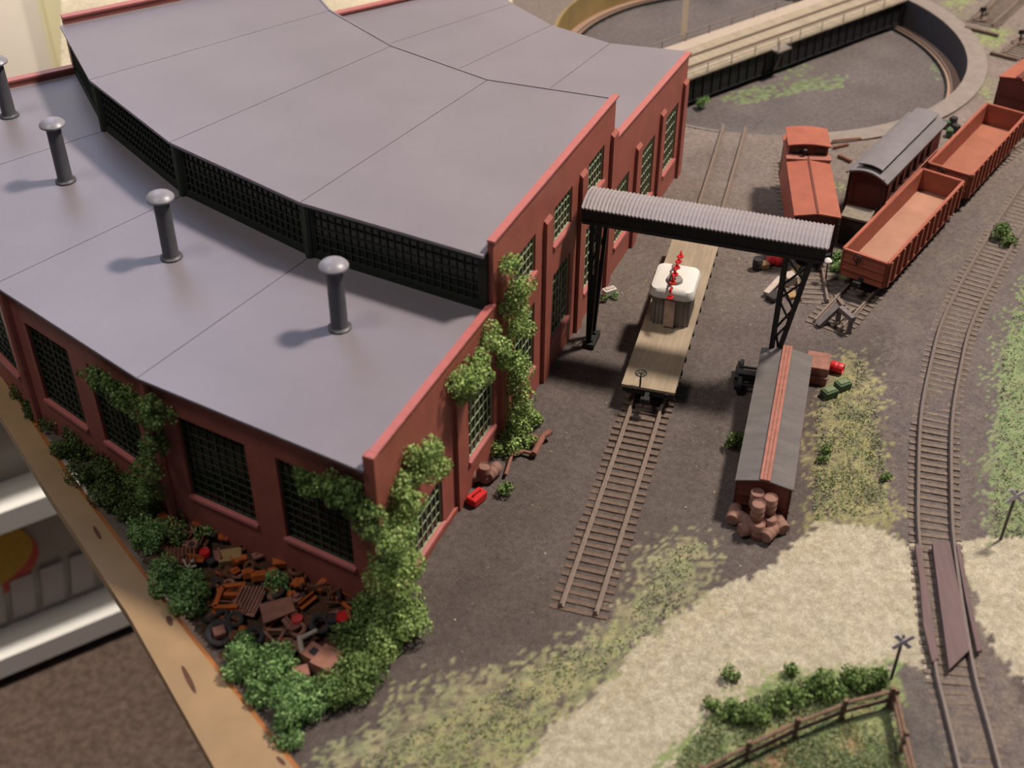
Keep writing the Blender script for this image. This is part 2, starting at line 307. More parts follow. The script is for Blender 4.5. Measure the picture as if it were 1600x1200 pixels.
# layout board under the scenery and the wooden fascia along its edge
fi = [at(-60, 500), at(0, 583), at(100, 733), at(300, 1000), at(440, 1173), at(500, 1243)]
A0 = Vector(at(-150, 360)); A1 = Vector(at(560, 1313))
A0 = Vector(at(0, 583)); A1 = Vector(at(470, 1203)); d = (A1-A0).normalized(); nrm = Vector((d.y, -d.x, 0))
if nrm.dot(Vector((-1, -1, 0))) < 0: nrm = -nrm
E0 = A0-d*160; E1 = A1+d*150
def fas_h(P): # depth of the face follows the cut of the board
    return 66
b = MB()
inn = [Vector(at(x, y, 2)) for x, y in ((-90, 470), (0, 585), (100, 735), (300, 1000), (440, 1175), (520, 1275))]
out = [Vector(at(x, y, 2)) for x, y in ((-80, 512), (0, 650), (68, 760), (200, 960), (335, 1200), (375, 1275))]
for k in range(5):
    P = (inn[k], inn[k+1], out[k+1], out[k]); b.hexa([tuple(p+Vector((0, 0, -9))) for p in P], [tuple(p) for p in P])
FASCIA = b.build('trim_1', mWood); tag(FASCIA, kind='structure')
b = MB()                                                   # thin outer lamination of the plywood edge toward the scenery
for k in range(5):
    a_, c_ = inn[k], inn[k+1]; dd = (c_-a_).normalized(); nn_ = Vector((dd.y, -dd.x, 0)); nn_ = nn_ if nn_.x < 0 else -nn_; b.hexa([tuple(a_-nn_*2.2+Vector((0, 0, -20))), tuple(c_-nn_*2.2+Vector((0, 0, -20))), tuple(c_+Vector((0, 0, -20))), tuple(a_+Vector((0, 0, -20)))], [tuple(a_-nn_*2.2+Vector((0, 0, -.8))), tuple(c_-nn_*2.2+Vector((0, 0, -.8))), tuple(c_+Vector((0, 0, -.8))), tuple(a_+Vector((0, 0, -.8)))])
tag(b.build('trim_2', mat('ply_edge', (150, 92, 44), rough=.6, var=.2, scale=60)), kind='structure')
mKnot = mat('knot', (84, 54, 34), rough=.6)
for x0, y0, x1, y1, w_ in ((146, 822, 158, 843, 2.2), (284, 1040, 306, 1084, 2.6), (262, 962, 268, 978, 3.0), (432, 1182, 446, 1196, 2.0)):
    a_, c_ = Vector(at(x0, y0, 2)), Vector(at(x1, y1, 2)); m_ = (a_+c_)/2; u_ = (c_-a_).normalized(); n_ = Vector((-u_.y, u_.x, 0)); L_ = (c_-a_).length/2
    b = MB(); b.slab([(m_+u_*L_*math.cos(t)+n_*w_*.5*math.sin(t))[:2] for t in [2*PI*i/14 for i in range(14)]], 1.6, 2.06); b.build('knot', mKnot, FASCIA)

# ------------------------------------------------------------------ roundhouse
B0 = Vector((-47.8, 460.1, 0)); WU = Vector((0.38875, 0.92134, 0)); WN = Vector((0.92134, -0.38875, 0))
def W(s, z=0.0, out=0.0): p = B0+WU*s+WN*out; return (p.x, p.y, z)
V = [Vector((-61.8, 426.9, 0)), Vector((-181.3, 494.8, 0)), Vector((-277, 575, 0)), Vector((-360, 668, 0)), Vector((-420, 766, 0))]
Mv = [Vector((-11.5, 546.1, 0)), Vector((-112.5, 601.1, 0)), Vector((-196.5, 668.2, 0)), Vector((-264.1, 750.1, 0)), Vector((-306, 834, 0))]
Rv = [Vector((61, 719.5, 0)), Vector((-16, 750.2, 0)), Vector((-80.4, 801, 0)), Vector((-128, 860, 0)), Vector((-158, 925, 0))]
Fv = [Vector((124, 873, 0)), Vector((70, 891, 0)), Vector((27, 924, 0)), Vector((-3, 966, 0)), Vector((-22, 1009, 0))]
RH = thing('roundhouse', 'large red brick roundhouse with dark gray stepped roofs and four smokestacks', 'building', (0, 700, 0))
def pierced(mb, A, u, n, thick, s0, s1, zf, holes, z0=-1.0):
    """wall from s0 to s1 along u with rectangular holes (sa, sb, za, zb); zf(s) gives the top"""
    cuts = sorted({s0, s1}.union(*[{h[0], h[1]} for h in holes])) if holes else [s0, s1]
    for a, c in zip(cuts[:-1], cuts[1:]):
        hs = sorted([h for h in holes if h[0] <= a+1e-6 and h[1] >= c-1e-6], key=lambda h: h[2]); z = z0; segs = []
        for h in hs: segs.append((z, h[2])); z = h[3]
        segs.append((z, None))
        for za, zb in segs:
            ta = zf(a) if zb is None else zb; tb = zf(c) if zb is None else zb
            P = lambda s, zz, o: tuple(A+u*s-n*o+Vector((0, 0, zz)))
            mb.hexa([P(a, za, 0), P(c, za, 0), P(c, za, thick), P(a, za, thick)], [P(a, ta, 0), P(c, tb, 0), P(c, tb, thick), P(a, ta, thick)])
def window(parent, A, u, n, sa, sb, za, zb, cols, rows, fm, depth=1.6, sill=True, name='window', fw=1.0, mw=0.45, heavy=None):
    P = lambda s, z, o: A+u*s-n*o+Vector((0, 0, z))
    f = MB()
    for s in (sa+fw/2, sb-fw/2): f.bar(P(s, za, depth), P(s, zb, depth), fw, fw, up=tuple(n))
    for z in (za+fw/2, zb-fw/2): f.bar(P(sa, z, depth), P(sb, z, depth), fw, fw)
    for i in range(1, cols):
        s = sa+(sb-sa)*i/cols; t = mw*2.4 if heavy and i in heavy else mw; f.bar(P(s, za, depth), P(s, zb, depth), t, mw, up=tuple(n))
    for j in range(1, rows): z = za+(zb-za)*j/rows; f.bar(P(sa, z, depth), P(sb, z, depth), mw, mw)
    fo = f.build(name, fm, parent)
    g = MB(); g.hexa([P(sa, za, depth+.4), P(sb, za, depth+.4), P(sb, za, depth+.8), P(sa, za, depth+.8)], [P(sa, zb, depth+.4), P(sb, zb, depth+.4), P(sb, zb, depth+.8), P(sa, zb, depth+.8)]); g.build('pane', mPane, fo)
    if sill:
        k = MB(); k.hexa([P(sa-1, za-1.6, -1.5), P(sb+1, za-1.6, -1.5), P(sb+1, za-1.6, 1.2), P(sa-1, za-1.6, 1.2)], [P(sa-1, za+.1, -1.3), P(sb+1, za+.1, -1.3), P(sb+1, za+.6, 1.2), P(sa-1, za+.6, 1.2)]); k.build('window_sill', mCoping, fo)
    return fo
# near end wall: stepped top, pilasters, tall windows
def top_near(s):
    if s <= 98: return 105.4-(s+36)*0.03
    if s <= 286: return 140.4-(s-98)*0.024
    return 106-(s-286)*0.06
holes = [(-24, 30, 5, 37.5), (64, 97, 20, 67), (126, 156, 20, 67), (184, 213, 20, 67), (240, 268, 20, 67), (299, 323, 20, 67), (352, 379, 20, 67), (406, 434, 20, 67),
         (126, 156, 88, 113), (184, 213, 88, 113), (240, 268, 88, 113)]
mb = MB()
for a, c in ((-36, 98), (98.001, 286), (286.001, 452)):
    hh = [h for h in holes if h[0] >= a and h[1] <= c]; pierced(mb, B0, WU, WN, 3.2, a, c, (lambda s, a=a, c=c: top_near(min(max(s, a), c))), hh)
mb.build('end_wall', mBrick, RH)
for h in holes:
    up = h[2] > 80; near = h[2] < 10
    window(RH, B0, WU, WN, h[0], h[1], h[2], h[3], 6 if not near else 10, 4 if up else (6 if not near else 4), mFrame, heavy=None)
for s, zt in ((46, 88), (104, 112), (168, 112), (225, 112), (280, 112), (335, 76), (389, 76), (443, 76)):
    q = MB(); wd = 11 if s < 60 else 9
    q.hexa([W(s, -1, 2.2), W(s+wd, -1, 2.2), W(s+wd, -1, -.5), W(s, -1, -.5)], [W(s, zt, 2.2), W(s+wd, zt, 2.2), W(s+wd, zt+2.5, -.5), W(s, zt+2.5, -.5)])
    q.build('pilaster', mBrick, RH)
for a, c in ((-38, 98), (97, 288), (288, 454)):
    q = MB(); za, zc = top_near(max(a, -36) if a != 97 else 98.1), top_near(min(c, 452) if c != 288 else 286)
    if a == 288: za = 106
    q.hexa([W(a, za, 1.2), W(c, zc, 1.2), W(c, zc, -3.2), W(a, za, -3.2)], [W(a, za+1.3, 1.2), W(c, zc+1.3, 1.2), W(c, zc+1.3, -3.2), W(a, za+1.3, -3.2)]); q.build('coping', mCoping, RH)
q = MB(); q.hexa([W(-38, 0, 1.4), W(46, 0, 1.4), W(46, 0, 0), W(-38, 0, 0)], [W(-38, 3.4, 1.4), W(46, 3.4, 1.4), W(46, 3.6, 0), W(-38, 3.6, 0)]); q.build('base_course', mSill, RH)
q = MB(); q.hexa([W(-38.5, -1, 1.5), W(-33.5, -1, 1.5), W(-33.5, -1, -4.4), W(-38.5, -1, -4.4)], [W(-38.5, 106.6, 1.5), W(-33.5, 106.6, 1.5), W(-33.5, 106.6, -4.4), W(-38.5, 106.6, -4.4)]); q.build('corner_pier', mBrick, RH)
# back walls, one facet per stall, two tall windows in each
for i in range(4):
    A, Bv = V[i], V[i+1]; L = (Bv-A).length; u = (Bv-A).normalized(); n = Vector((-u.y, u.x, 0)); n = n if n.dot(Vector((-1, -1, 0))) > 0 else -n
    hs = [(L*.125, L*.43, 25, 79), (L*.565, L*.88, 25, 79)]
    q = MB(); pierced(q, A, u, n, 5, 0, L, lambda s: 97, hs); q.build('back_wall', mBrick, RH)
    for h in hs: window(RH, A, u, n, *h, 8, 10, mFrameD, heavy=(4,), mw=.5, depth=2.2)
    if i:
        q = MB(); q.tube(A+Vector((0, 0, -1)), A+Vector((0, 0, 96)), 3.2, n=8); q.build('corner_pier', mBrick, RH)
# far end wall with its red parapet
fd = (V[4]-Fv[4]).normalized(); fn = Vector((-fd.y, fd.x, 0)); fn = fn if fn.dot(Vector((-1, 1, 0))) > 0 else -fn
def far(a, c, z, name='far_wall'):
    q = MB(); q.hexa([tuple(p+Vector((0, 0, -1))) for p in (a, c, c+fn*4, a+fn*4)], [tuple(p+Vector((0, 0, z))) for p in (a, c, c+fn*4, a+fn*4)]); q.build(name, mBrick, RH)
    q = MB(); q.hexa([tuple(p+Vector((0, 0, z))) for p in (a-fn*.8, c-fn*.8, c+fn*5, a+fn*5)], [tuple(p+Vector((0, 0, z+1.3))) for p in (a-fn*.8, c-fn*.8, c+fn*5, a+fn*5)]); q.build('coping', mCoping, RH)
far(V[4], Mv[4], 103); far(Mv[4], Rv[4], 139); far(Rv[4], Fv[4], 99)
# front walls facing the turntable, with an engine door in each stall
for i in range(4):
    A, Bv = Fv[i], Fv[i+1]; L = (Bv-A).length; u = (Bv-A).normalized(); n = Vector((u.y, -u.x, 0)); n = n if n.dot(Vector((1, 1, 0))) > 0 else -n
    q = MB(); pierced(q, A, u, n, 4, 0, L, lambda s: 93.5, [(L*.18, L*.82, -1, 66)], z0=-1); q.build('front_wall', mBrick, RH)
    q = MB(); P = lambda s, z, o: A+u*s-n*o+Vector((0, 0, z))
    for a, c in ((L*.18, L*.495), (L*.505, L*.82)): q.hexa([P(a, -.5, 1.5), P(c, -.5, 1.5), P(c, -.5, 2.6), P(a, -.5, 2.6)], [P(a, 65.5, 1.5), P(c, 65.5, 1.5), P(c, 65.5, 2.6), P(a, 65.5, 2.6)])
    q.build('engine_door', mFrameD, RH)
# roofs
def roofpart(name, lo, hi, z, over_lo, over_hi, th=1.5, dz=0.0):
    for i in range(4):
        dl = (lo[i]-hi[i]).normalized()*over_lo; dl2 = (lo[i+1]-hi[i+1]).normalized()*over_lo
        q = MB(); a, b_, c, e = lo[i]+dl, lo[i+1]+dl2, hi[i+1]-dl2*(over_hi/max(over_lo, .01)), hi[i]-dl*(over_hi/max(over_lo, .01))
        # a fine seam is left between neighbouring panels
        g = 0.25; ab = (b_-a).normalized()*g; ec = (c-e).normalized()*g
        zz = z+dz*(i % 2)
        q.hexa([tuple(p+Vector((0, 0, zz-th))) for p in (a+ab, b_-ab, c-ec, e+ec)], [tuple(p+Vector((0, 0, zz))) for p in (a+ab, b_-ab, c-ec, e+ec)]); q.build(name, mRoof, RH)
Vl = [v.copy() for v in V]; Vl[0] = V[0]+Vector((-3.2, 1.2, 0))
Ml = [v.copy() for v in Mv]; Ml[0] = Vector(W(95, 0, -2.9)); Ml[0].z = 0
Rl = [v.copy() for v in Rv]; Rl[0] = Vector(W(286, 0, -2.9)); Rl[0].z = 0
Fl = [v.copy() for v in Fv]; Fl[0] = Vector(W(452, 0, -2.9)); Fl[0].z = 0
roofpart('rear_roof', Vl, Ml, 99, 4, 2)
roofpart('main_roof', Ml, Rl, 135, 3, 1, th=1.8)
roofpart('front_roof', Rl, Fl, 97, .5, 3)
for i in range(4):                                         # ridge flashing and the step wall below it
    q = MB(); q.bar(tuple(Rl[i]+Vector((0, 0, 135.2))), tuple(Rl[i+1]+Vector((0, 0, 135.2))), 1.4, .6); q.build('ridge_flashing', mRoof, RH)
    u = (Rl[i+1]-Rl[i]).normalized(); n = Vector((u.y, -u.x, 0)); n = n if n.dot(Vector((1, 1, 0))) > 0 else -n
    q = MB(); pierced(q, Rl[i], u, n, 3, 0, (Rl[i+1]-Rl[i]).length, lambda s: 133, [], z0=95.4); q.build('step_wall', mFrameD, RH)
# clerestory: dark glazed band under the main roof, a post at every stall line
for i in range(4):
    A, Bv = Ml[i], Ml[i+1]; L = (Bv-A).length; u = (Bv-A).normalized(); n = Vector((-u.y, u.x, 0)); n = n if n.dot(Vector((-1, -1, 0))) > 0 else -n
    q = MB(); pierced(q, A, u, n, 3, 0, L, lambda s: 133, [(4, L-4, 103, 130)], z0=97.6); q.build('clerestory_wall', mat('clerestory_green', (34, 37, 31), rough=.7), RH)
    window(RH, A, u, n, 4, L-4, 103, 130, 22, 5, mat('clerestory_frame', (40, 46, 36), rough=.7), sill=False, name='clerestory_window', mw=.7, depth=1.0)
    if i:
        q = MB(); q.tube(A+Vector((0, 0, 99)), A+Vector((0, 0, 133)), 2.6, n=8); q.build('clerestory_post', mFrameD, RH)
# half stall seams of the front roof: slim battens
for (x, y) in ((531, 512), (268, 402), (103, 283), (15, 181)):
    p = at(x, y, 99); q = MB(); q.lathe(p, [(6.2, -.3), (6.2, 1.0), (4.9, 1.6), (4.5, 2.2), (4.3, 38)], 24); s = q.build('smokestack', mStack, RH, smooth=True)
    q = MB(); q.lathe((p[0], p[1], p[2]+37), [(4.6, 0), (7.6, .4), (7.6, 1.4), (6.4, 2.8), (3.8, 4.1), (.4, 4.7)], 24); q.build('stack_cap', mat('stack_cap_gray', (132, 128, 136), rough=.4, var=.06, spec=.6), s, smooth=True)

# ------------------------------------------------------------------ tracks
def smooth_path(pts, step):
    P = [Vector((p[0], p[1], 0)) for p in pts]; out = []
    P = [P[0]*2-P[1]]+P+[P[-1]*2-P[-2]]; fine = []
    for i in range(1, len(P)-2):
        for k in range(20):
            t = k/20; a, b_, c, e = P[i-1], P[i], P[i+1], P[i+2]
            fine.append(0.5*((2*b_)+(c-a)*t+(2*a-5*b_+4*c-e)*t*t+(3*b_-a-3*c+e)*t**3))
    fine.append(P[-2]); acc = 0; out = [(fine[0], (fine[1]-fine[0]).normalized())]; nxt = step
    for a, c in zip(fine[:-1], fine[1:]):
        L = (c-a).length
        while acc+L >= nxt: out.append((a+(c-a)*((nxt-acc)/L), (c-a).normalized())); nxt += step
        acc += L
    return out
def track(label, pts, step=5.8, tie_len=30, mt=None, rail=True, tw=2.7, tie_z=(-1.6, .5), every=1, ties=True, rz=.45, nties=98, rm=None):
    path = smooth_path(pts, step); p0 = path[0][0]
    T = thing('railway_track', label, 'track', (p0.x, p0.y, 0))
    if ties:
        ks = path[::every][:nties]
        for p, dr in ks:
            n = Vector((dr.y, -dr.x, 0)); hw = tie_len/2+random.uniform(-.5, .5); q = MB(); j = random.uniform(-.25, .25)
            a = p-n*hw+dr*j; c = p+n*hw
            q.hexa([tuple(a-dr*tw/2+Vector((0, 0, tie_z[0]))), tuple(c-dr*tw/2+Vector((0, 0, tie_z[0]))), tuple(c+dr*tw/2+Vector((0, 0, tie_z[0]))), tuple(a+dr*tw/2+Vector((0, 0, tie_z[0])))],
                   [tuple(a-dr*tw*.46+Vector((0, 0, tie_z[1]))), tuple(c-dr*tw*.46+Vector((0, 0, tie_z[1]))), tuple(c+dr*tw*.46+Vector((0, 0, tie_z[1]))), tuple(a+dr*tw*.46+Vector((0, 0, tie_z[1])))])
            q.build('tie', mt or mTie, T)
    for sgn in (-1, 1):
        q = MB(); prof = [(-1.25, 0), (1.25, 0), (1.25, .5), (.45, .8), (.45, 1.6), (.75, 1.8), (.75, 2.5), (-.75, 2.5), (-.75, 1.8), (-.45, 1.6), (-.45, .8), (-1.25, .5)]; m = len(prof); vs = []; fs = []
        for p, dr in path:
            n = Vector((dr.y, -dr.x, 0)); c = p+n*sgn*8.9
            for a, z in prof: vs.append((c.x+n.x*a, c.y+n.y*a, rz+z))
        for i in range(len(path)-1):
            for j in range(m): fs.append((i*m+j, (i+1)*m+j, (i+1)*m+(j+1) % m, i*m+(j+1) % m))
        fs += [tuple(range(m)), tuple(range((len(path)-1)*m, len(path)*m))[::-1]]; q.add(vs, fs); q.build('rail', rm or mRail, T)
    return T, path
def mid(a, b_, z=3): A = at(*a, z); B_ = at(*b_, z); return ((A[0]+B_[0])/2, (A[1]+B_[1])/2)
stub = [mid((878, 942), (930, 956)), mid((982.5, 645.7), (1025.6, 658)), mid((1093.3, 313.9), (1129.5, 318.2)), mid((1132.4, 192.5), (1163.8, 198))]
STUB, stub_path = track('weathered stub track in dark cinders, running under the flatcar to the turntable pit', stub, tie_z=(-1.2, .1), nties=36)
main = [(1546, 1262), (1529, 1187), (1506.5, 1100), (1494, 1050), (1478, 955), (1465, 850), (1461.5, 780), (1464, 652), (1479, 565), (1495.5, 502), (1527, 438), (1571, 362), (1608, 305), (1650, 243), (1690, 180)]
MAIN, main_path = track('curved main track at the right, crossing the pale gravel road', [at(x, y, 3)[:2] for x, y in main], mt=mTieD, tie_z=(-1.4, -.45), tie_len=28, rm=mat('rail_dark', (104, 90, 84), rough=.5, var=.15, scale=500))
# grade crossing of the gravel road: centre boards and an outer board on each side
GC = thing('grade_crossing', 'purplish brown plank grade crossing between the rails on the gravel road', 'crossing', at(1470, 950))
def strip(poly, z0, z1, name, m, parent):
    q = MB(); q.slab([at(x, y, z1)[:2] for x, y in poly], z0, z1); return q.build(name, m, parent)
mPlk = mat('crossing_plank', (104, 84, 84), rough=.8, var=.12, scale=120, stretch=(3, .4, 1))
strip([(1457, 848), (1484, 846), (1500, 930), (1514, 1016), (1483, 1046), (1470, 950)], 1.4, 4.0, 'centre_board', mPlk, GC)
strip([(1430, 850), (1438, 850), (1452, 935), (1467, 1028), (1457, 1034), (1443, 975), (1437, 900)], 1.4, 3.6, 'side_board', mPlk, GC)
strip([(1494, 850), (1500, 850), (1514, 930), (1535, 1015), (1527, 1018), (1508, 930)], 1.4, 3.6, 'side_board', mPlk, GC)

# ------------------------------------------------------------------ turntable
TP = thing('turntable_pit', 'round gray turntable pit with pale concrete rim and ring rail', 'turntable pit', (PC[0], PC[1], -27))
def annulus(r0, r1, z0, z1, n=96, arc=None):
    q = MB(); vs = []
    if arc:
        n = 60; vs = []
        for i in range(n+1):
            a = math.radians(arc[0]+(arc[1]-arc[0])*i/n); vs += [(PC[0]+r*math.cos(a), PC[1]+r*math.sin(a), z) for r, z in ((r0, z0), (r1, z0), (r1, z1), (r0, z1))]
        q.add(vs, [(i*4+j, (i+1)*4+j, (i+1)*4+(j+1) % 4, i*4+(j+1) % 4) for i in range(n) for j in range(4)]+[(0, 1, 2, 3), (n*4, n*4+1, n*4+2, n*4+3)]); return q
    for i in range(n):
        a = 2*PI*i/n; c, s_ = math.cos(a), math.sin(a)
        for r, z in ((r0, z0), (r1, z0), (r1, z1), (r0, z1)): vs.append((PC[0]+r*c, PC[1]+r*s_, z))
    q.add(vs, [(i*4+j, ((i+1) % n)*4+j, ((i+1) % n)*4+(j+1) % 4, i*4+(j+1) % 4) for i in range(n) for j in range(4)]); return q
annulus(PR, PR+2.5, -28, .4, arc=(-88, 120)).build('pit_wall', mPitWall, TP)
annulus(PR, PR+3.5, -28, -.7, arc=(-160, -88)).build('pit_wall', mat('pit_wall_dusty', (112, 102, 96), rough=.9, var=.15), TP)
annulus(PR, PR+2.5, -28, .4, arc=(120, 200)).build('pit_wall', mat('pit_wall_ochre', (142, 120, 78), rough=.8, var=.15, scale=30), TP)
annulus(PR, PR+17, .3, 1.2, arc=(-90, 116)).build('rim', mConc, TP)
annulus(175, PR+.5, -30, -26.2).build('ring_ledge', mat('ledge', (158, 128, 110), rough=.7, var=.1), TP)
annulus(178, 179.2, -26.4, -24.2).build('ring_rail', mRail, TP)
annulus(173.5, 175.2, -31, -25.2).build('ledge_curb', mBlack, TP)
def pit_floor():
    n = 176; q = np.linspace(-176, 176, n); X, Y = np.meshgrid(q, q); X = X.ravel(); Y = Y.ravel(); rr = np.hypot(X, Y); idx = np.arange(n*n).reshape(n, n)
    f = np.stack([idx[:-1, :-1], idx[:-1, 1:], idx[1:, 1:], idx[1:, :-1]], -1).reshape(-1, 4); f = f[(rr[f] < 174.5).all(1)]
    C = np.tile(np.array(srgb((100, 92, 90))), (n*n, 1))*(.85+.3*vnoise(X+500, Y+500, 30, 50)[:, None])
    gx, gy = X+PC[0]+(vnoise(X, Y, 10, 51)-.5)*16, Y+PC[1]+(vnoise(X, Y, 10, 52)-.5)*10; fn_ = vnoise(X, Y, 3, 53)
    for poly in ([(1120, 152), (1160, 138), (1240, 128), (1300, 112), (1335, 118), (1320, 135), (1250, 145), (1190, 155), (1150, 165)], [(1210, 105), (1250, 95), (1285, 105), (1230, 125)], [(1425, 40), (1440, 45), (1478, 75), (1470, 82), (1435, 55)], [(1455, 95), (1480, 110), (1475, 130), (1460, 115)]):
        m = inside(gx, gy, [at(a, b_, -28)[:2] for a, b_ in poly]) & (fn_ > .42); C[m] = np.array(srgb((112, 122, 90)))*(.6+.6*fn_[m][:, None])
    me = bpy.data.meshes.new('pit_floor'); me.from_pydata(np.stack([X*K, Y*K, (-.8+.0*X)*K+.8*(vnoise(X, Y, 20, 54)-.5)*K], 1).tolist(), [], f.tolist())
    a = me.color_attributes.new('col', 'FLOAT_COLOR', 'POINT'); a.data.foreach_set('color', np.c_[C, np.ones(len(C))].astype(np.float32).ravel()); me.materials.append(mGround); me.shade_smooth()
    o = bpy.data.objects.new('pit_floor', me); COL.objects.link(o); o.parent = TP; return o
pit_floor()
# bridge
bd = (Vector(at(1385, 12, 3))-Vector(at(1075, 125, 3))); bd.z = 0; bd.normalize(); bang = math.atan2(bd.y, bd.x)
near_edge = Vector(at(1230, 66, 3)); cen = Vector((PC[0], PC[1], 0)); bn = Vector((-bd.y, bd.x, 0))
edge_off = (near_edge-cen).dot(bn)                          # where the deck's near edge lies beside the centre
TB = thing('turntable_bridge', 'long turntable bridge with pale plank deck and black girders across the pit', 'turntable bridge', (PC[0], PC[1], -20), bang, world=False)
E_ = edge_off; HL = 183.0; ZB = 20.0                       # local heights count from the Empty
q = MB(); q.box(-HL, HL, E_, E_+46, ZB+.5, ZB+2.2); q.build('deck', mBridge, TB)
q = MB(); q.box(-HL, HL, E_+46, E_+60, ZB+.6, ZB+2.4); q.build('walkway', mat('walkway_pale', (172, 156, 140), rough=.75, var=.08), TB)
q = MB(); q.box(-HL, HL, E_+15, E_+16.4, ZB+2.2, ZB+4.2); q.build('rail', mRail, TB)
q = MB(); q.box(-HL, HL, E_+31, E_+32.4, ZB+2.2, ZB+4.2); q.build('rail', mRail, TB)
for y0 in (E_+3, E_+41):
    q = MB(); q.box(-HL, HL, y0, y0+1.2, -2, ZB+.4); q.box(-HL, HL, y0-1.2, y0+2.4, ZB-1, ZB+.4); q.box(-HL, HL, y0-1.2, y0+2.4, -3, -1.8)
    for i in range(33): x = -HL+3+i*(2*HL-6)/32; q.box(x-.4, x+.4, y0-1.1, y0, -2, ZB)
    q.build('girder', mBlack, TB)
for y0 in (E_+.5, E_+59):
    for i in range(13):
        x = -HL+5+i*(2*HL-10)/12; q = MB(); q.tube((x, y0, ZB+2), (x, y0, ZB+11), .45, n=6); q.build('railing_post', mConc, TB)
    q = MB(); q.tube((-HL+5, y0, ZB+10.6), (HL-5, y0, ZB+10.6), .4, n=6); q.tube((-HL+5, y0, ZB+6.5), (HL-5, y0, ZB+6.5), .35, n=6); q.build('handrail', mConc, TB)
q = MB(); q.box(-9, 9, E_-9, E_, ZB+.5, ZB+2); q.bar((-8, E_-8, ZB+2), (-8, E_-8, ZB+12), .7); q.bar((8, E_-8, ZB+2), (8, E_-8, ZB+12), .7); q.bar((-8, E_-8, ZB+12), (8, E_-8, ZB+12), .7); q.bar((0, E_-7, ZB+.5), (0, E_+1, -2), .8); q.build('control_platform', mConc, TB)
q = MB(); q.lathe((0, E_+22, -7), [(18, 0), (14, 4), (9, 6)], 20); q.build('pivot', mBlack, TB)
for sx in (-1, 1):
    q = MB(); q.box(sx*(HL-14)-6, sx*(HL-14)+6, E_+2, E_+44, -5, -2)
    for yy in (E_+6, E_+40): q.tube((sx*(HL-6.5), yy-1.5, -2), (sx*(HL-6.5), yy+1.5, -2), 3, n=14)
    q.build('wheel_truck', mBlack, TB)
pp = at(1070, 75, 0)
q = MB(); q.bar((pp[0], pp[1]+18, -1), (pp[0], pp[1]+18, 130), 4.6); o = q.build('signal_mast', mat('mast_cream', (232, 214, 190), rough=.7, var=.06)); tag(o, 'pale cream post standing upright behind the turntable bridge', 'post')

# ------------------------------------------------------------------ rolling stock
def bogie(name, x, parent, z0=3.9):
    q = MB(); r = 5.0
    for dx in (-9, 9):
        q.tube((x+dx, -10.5, z0+r), (x+dx, 10.5, z0+r), .9, n=8)
        for sy in (-1, 1): q.tube((x+dx, sy*8, z0+r), (x+dx, sy*10.4, z0+r), r, n=18)
    for sy in (-1, 1):
        q.box(x-13, x+13, sy*11.2-.9, sy*11.2+.9, z0+r-1.4, z0+r+1.4); q.box(x-6, x+6, sy*11.4-1.2, sy*11.4+1.2, z0+r-3.5, z0+r+3)
    q.box(x-2.5, x+2.5, -12, 12, z0+r-2, z0+r+3.4)
    return q.build(name, mBlack, parent)
def coupler(x, sx, parent, z=11.5):
    q = MB(); q.box(min(x, x+sx*7), max(x, x+sx*7), -1.3, 1.3, z-1.2, z+1.2); q.box(min(x+sx*5.5, x+sx*9), max(x+sx*5.5, x+sx*9), -2.4, 1.2, z-1.9, z+1.9); q.bar((x+sx*8.6, 2.2, z), (x+sx*6, 2.0, z), 1.4, 3.2); q.tube((x+sx*6, .5, z-1), (x+sx*5.5, 1.5, z-6), .5, n=6)
    return q.build('coupler', mBlack, parent)
def pose(nl, nr, fl, fr, z):                               # corners of a car at height z -> origin, heading, length, width
    a, b_, c, e = [Vector(at(*p, z)) for p in (nl, nr, fl, fr)]; n = (a+b_)/2; f = (c+e)/2; h = (f-n); h.z = 0
    return (n+f)/2, math.atan2(h.y, h.x), h.length, (a-b_).length
# flatcar on the stub track
p0 = Vector(at(1007, 606, 15)); p0.z = 0; dr = (Vector((*stub[2], 0))-Vector((*stub[1], 0))).normalized()
# centre line of the track under the car
s1 = Vector((*stub[1], 0)); near_s = (p0-s1).dot(dr); FL_L = 172; fc = s1+dr*(near_s+FL_L/2)
FC = thing('flatcar', 'flatcar with tan plank deck and black underframe under the gantry crane', 'railway car', (fc.x, fc.y, 0), math.atan2(dr.y, dr.x), world=False)
H = FL_L/2
q = MB(); q.box(-H, H, -16, 16, 13.2, 15); q.build('deck', mDeckW, FC)
q = MB(); q.box(-H+.6, H-.6, -15.4, -14, 9.5, 13.2); q.box(-H+.6, H-.6, 14, 15.4, 9.5, 13.2); q.box(-H+.6, -H+2.5, -14, 14, 9.5, 13.2); q.box(H-2.5, H-.6, -14, 14, 9.5, 13.2); q.box(-H+4, H-4, -3, 3, 9, 13.2)
for i in range(12): x = -H+10+i*(2*H-20)/11; q.box(x-1, x+1, -16.6, -15.4, 10.5, 13.5); q.box(x-1, x+1, 15.4, 16.6, 10.5, 13.5)
q.build('underframe', mBlack, FC)
bogie('truck', -H+24, FC); bogie('truck', H-24, FC); coupler(-H, -1, FC); coupler(H, 1, FC)
q = MB(); q.tube((-H+.5, 5, 11), (-H+.5, 5, 25), .55, n=8); q.ring((-H+.5, 5, 25), 3.2, .4)
for a in range(3): q.bar((-H+.5-3.2*math.cos(a*PI/3), 5-3.2*math.sin(a*PI/3), 25), (-H+.5+3.2*math.cos(a*PI/3), 5+3.2*math.sin(a*PI/3), 25), .4)
q.build('brake_wheel', mBlack, FC)
q = MB(); q.ring((-H-.6, -11, 11.5), 1.8, .4, ax=(1, 0, 0)); q.ring((-H-.6, 11, 11.5), 1.8, .4, ax=(1, 0, 0)); q.build('grab_iron', mBlack, FC)
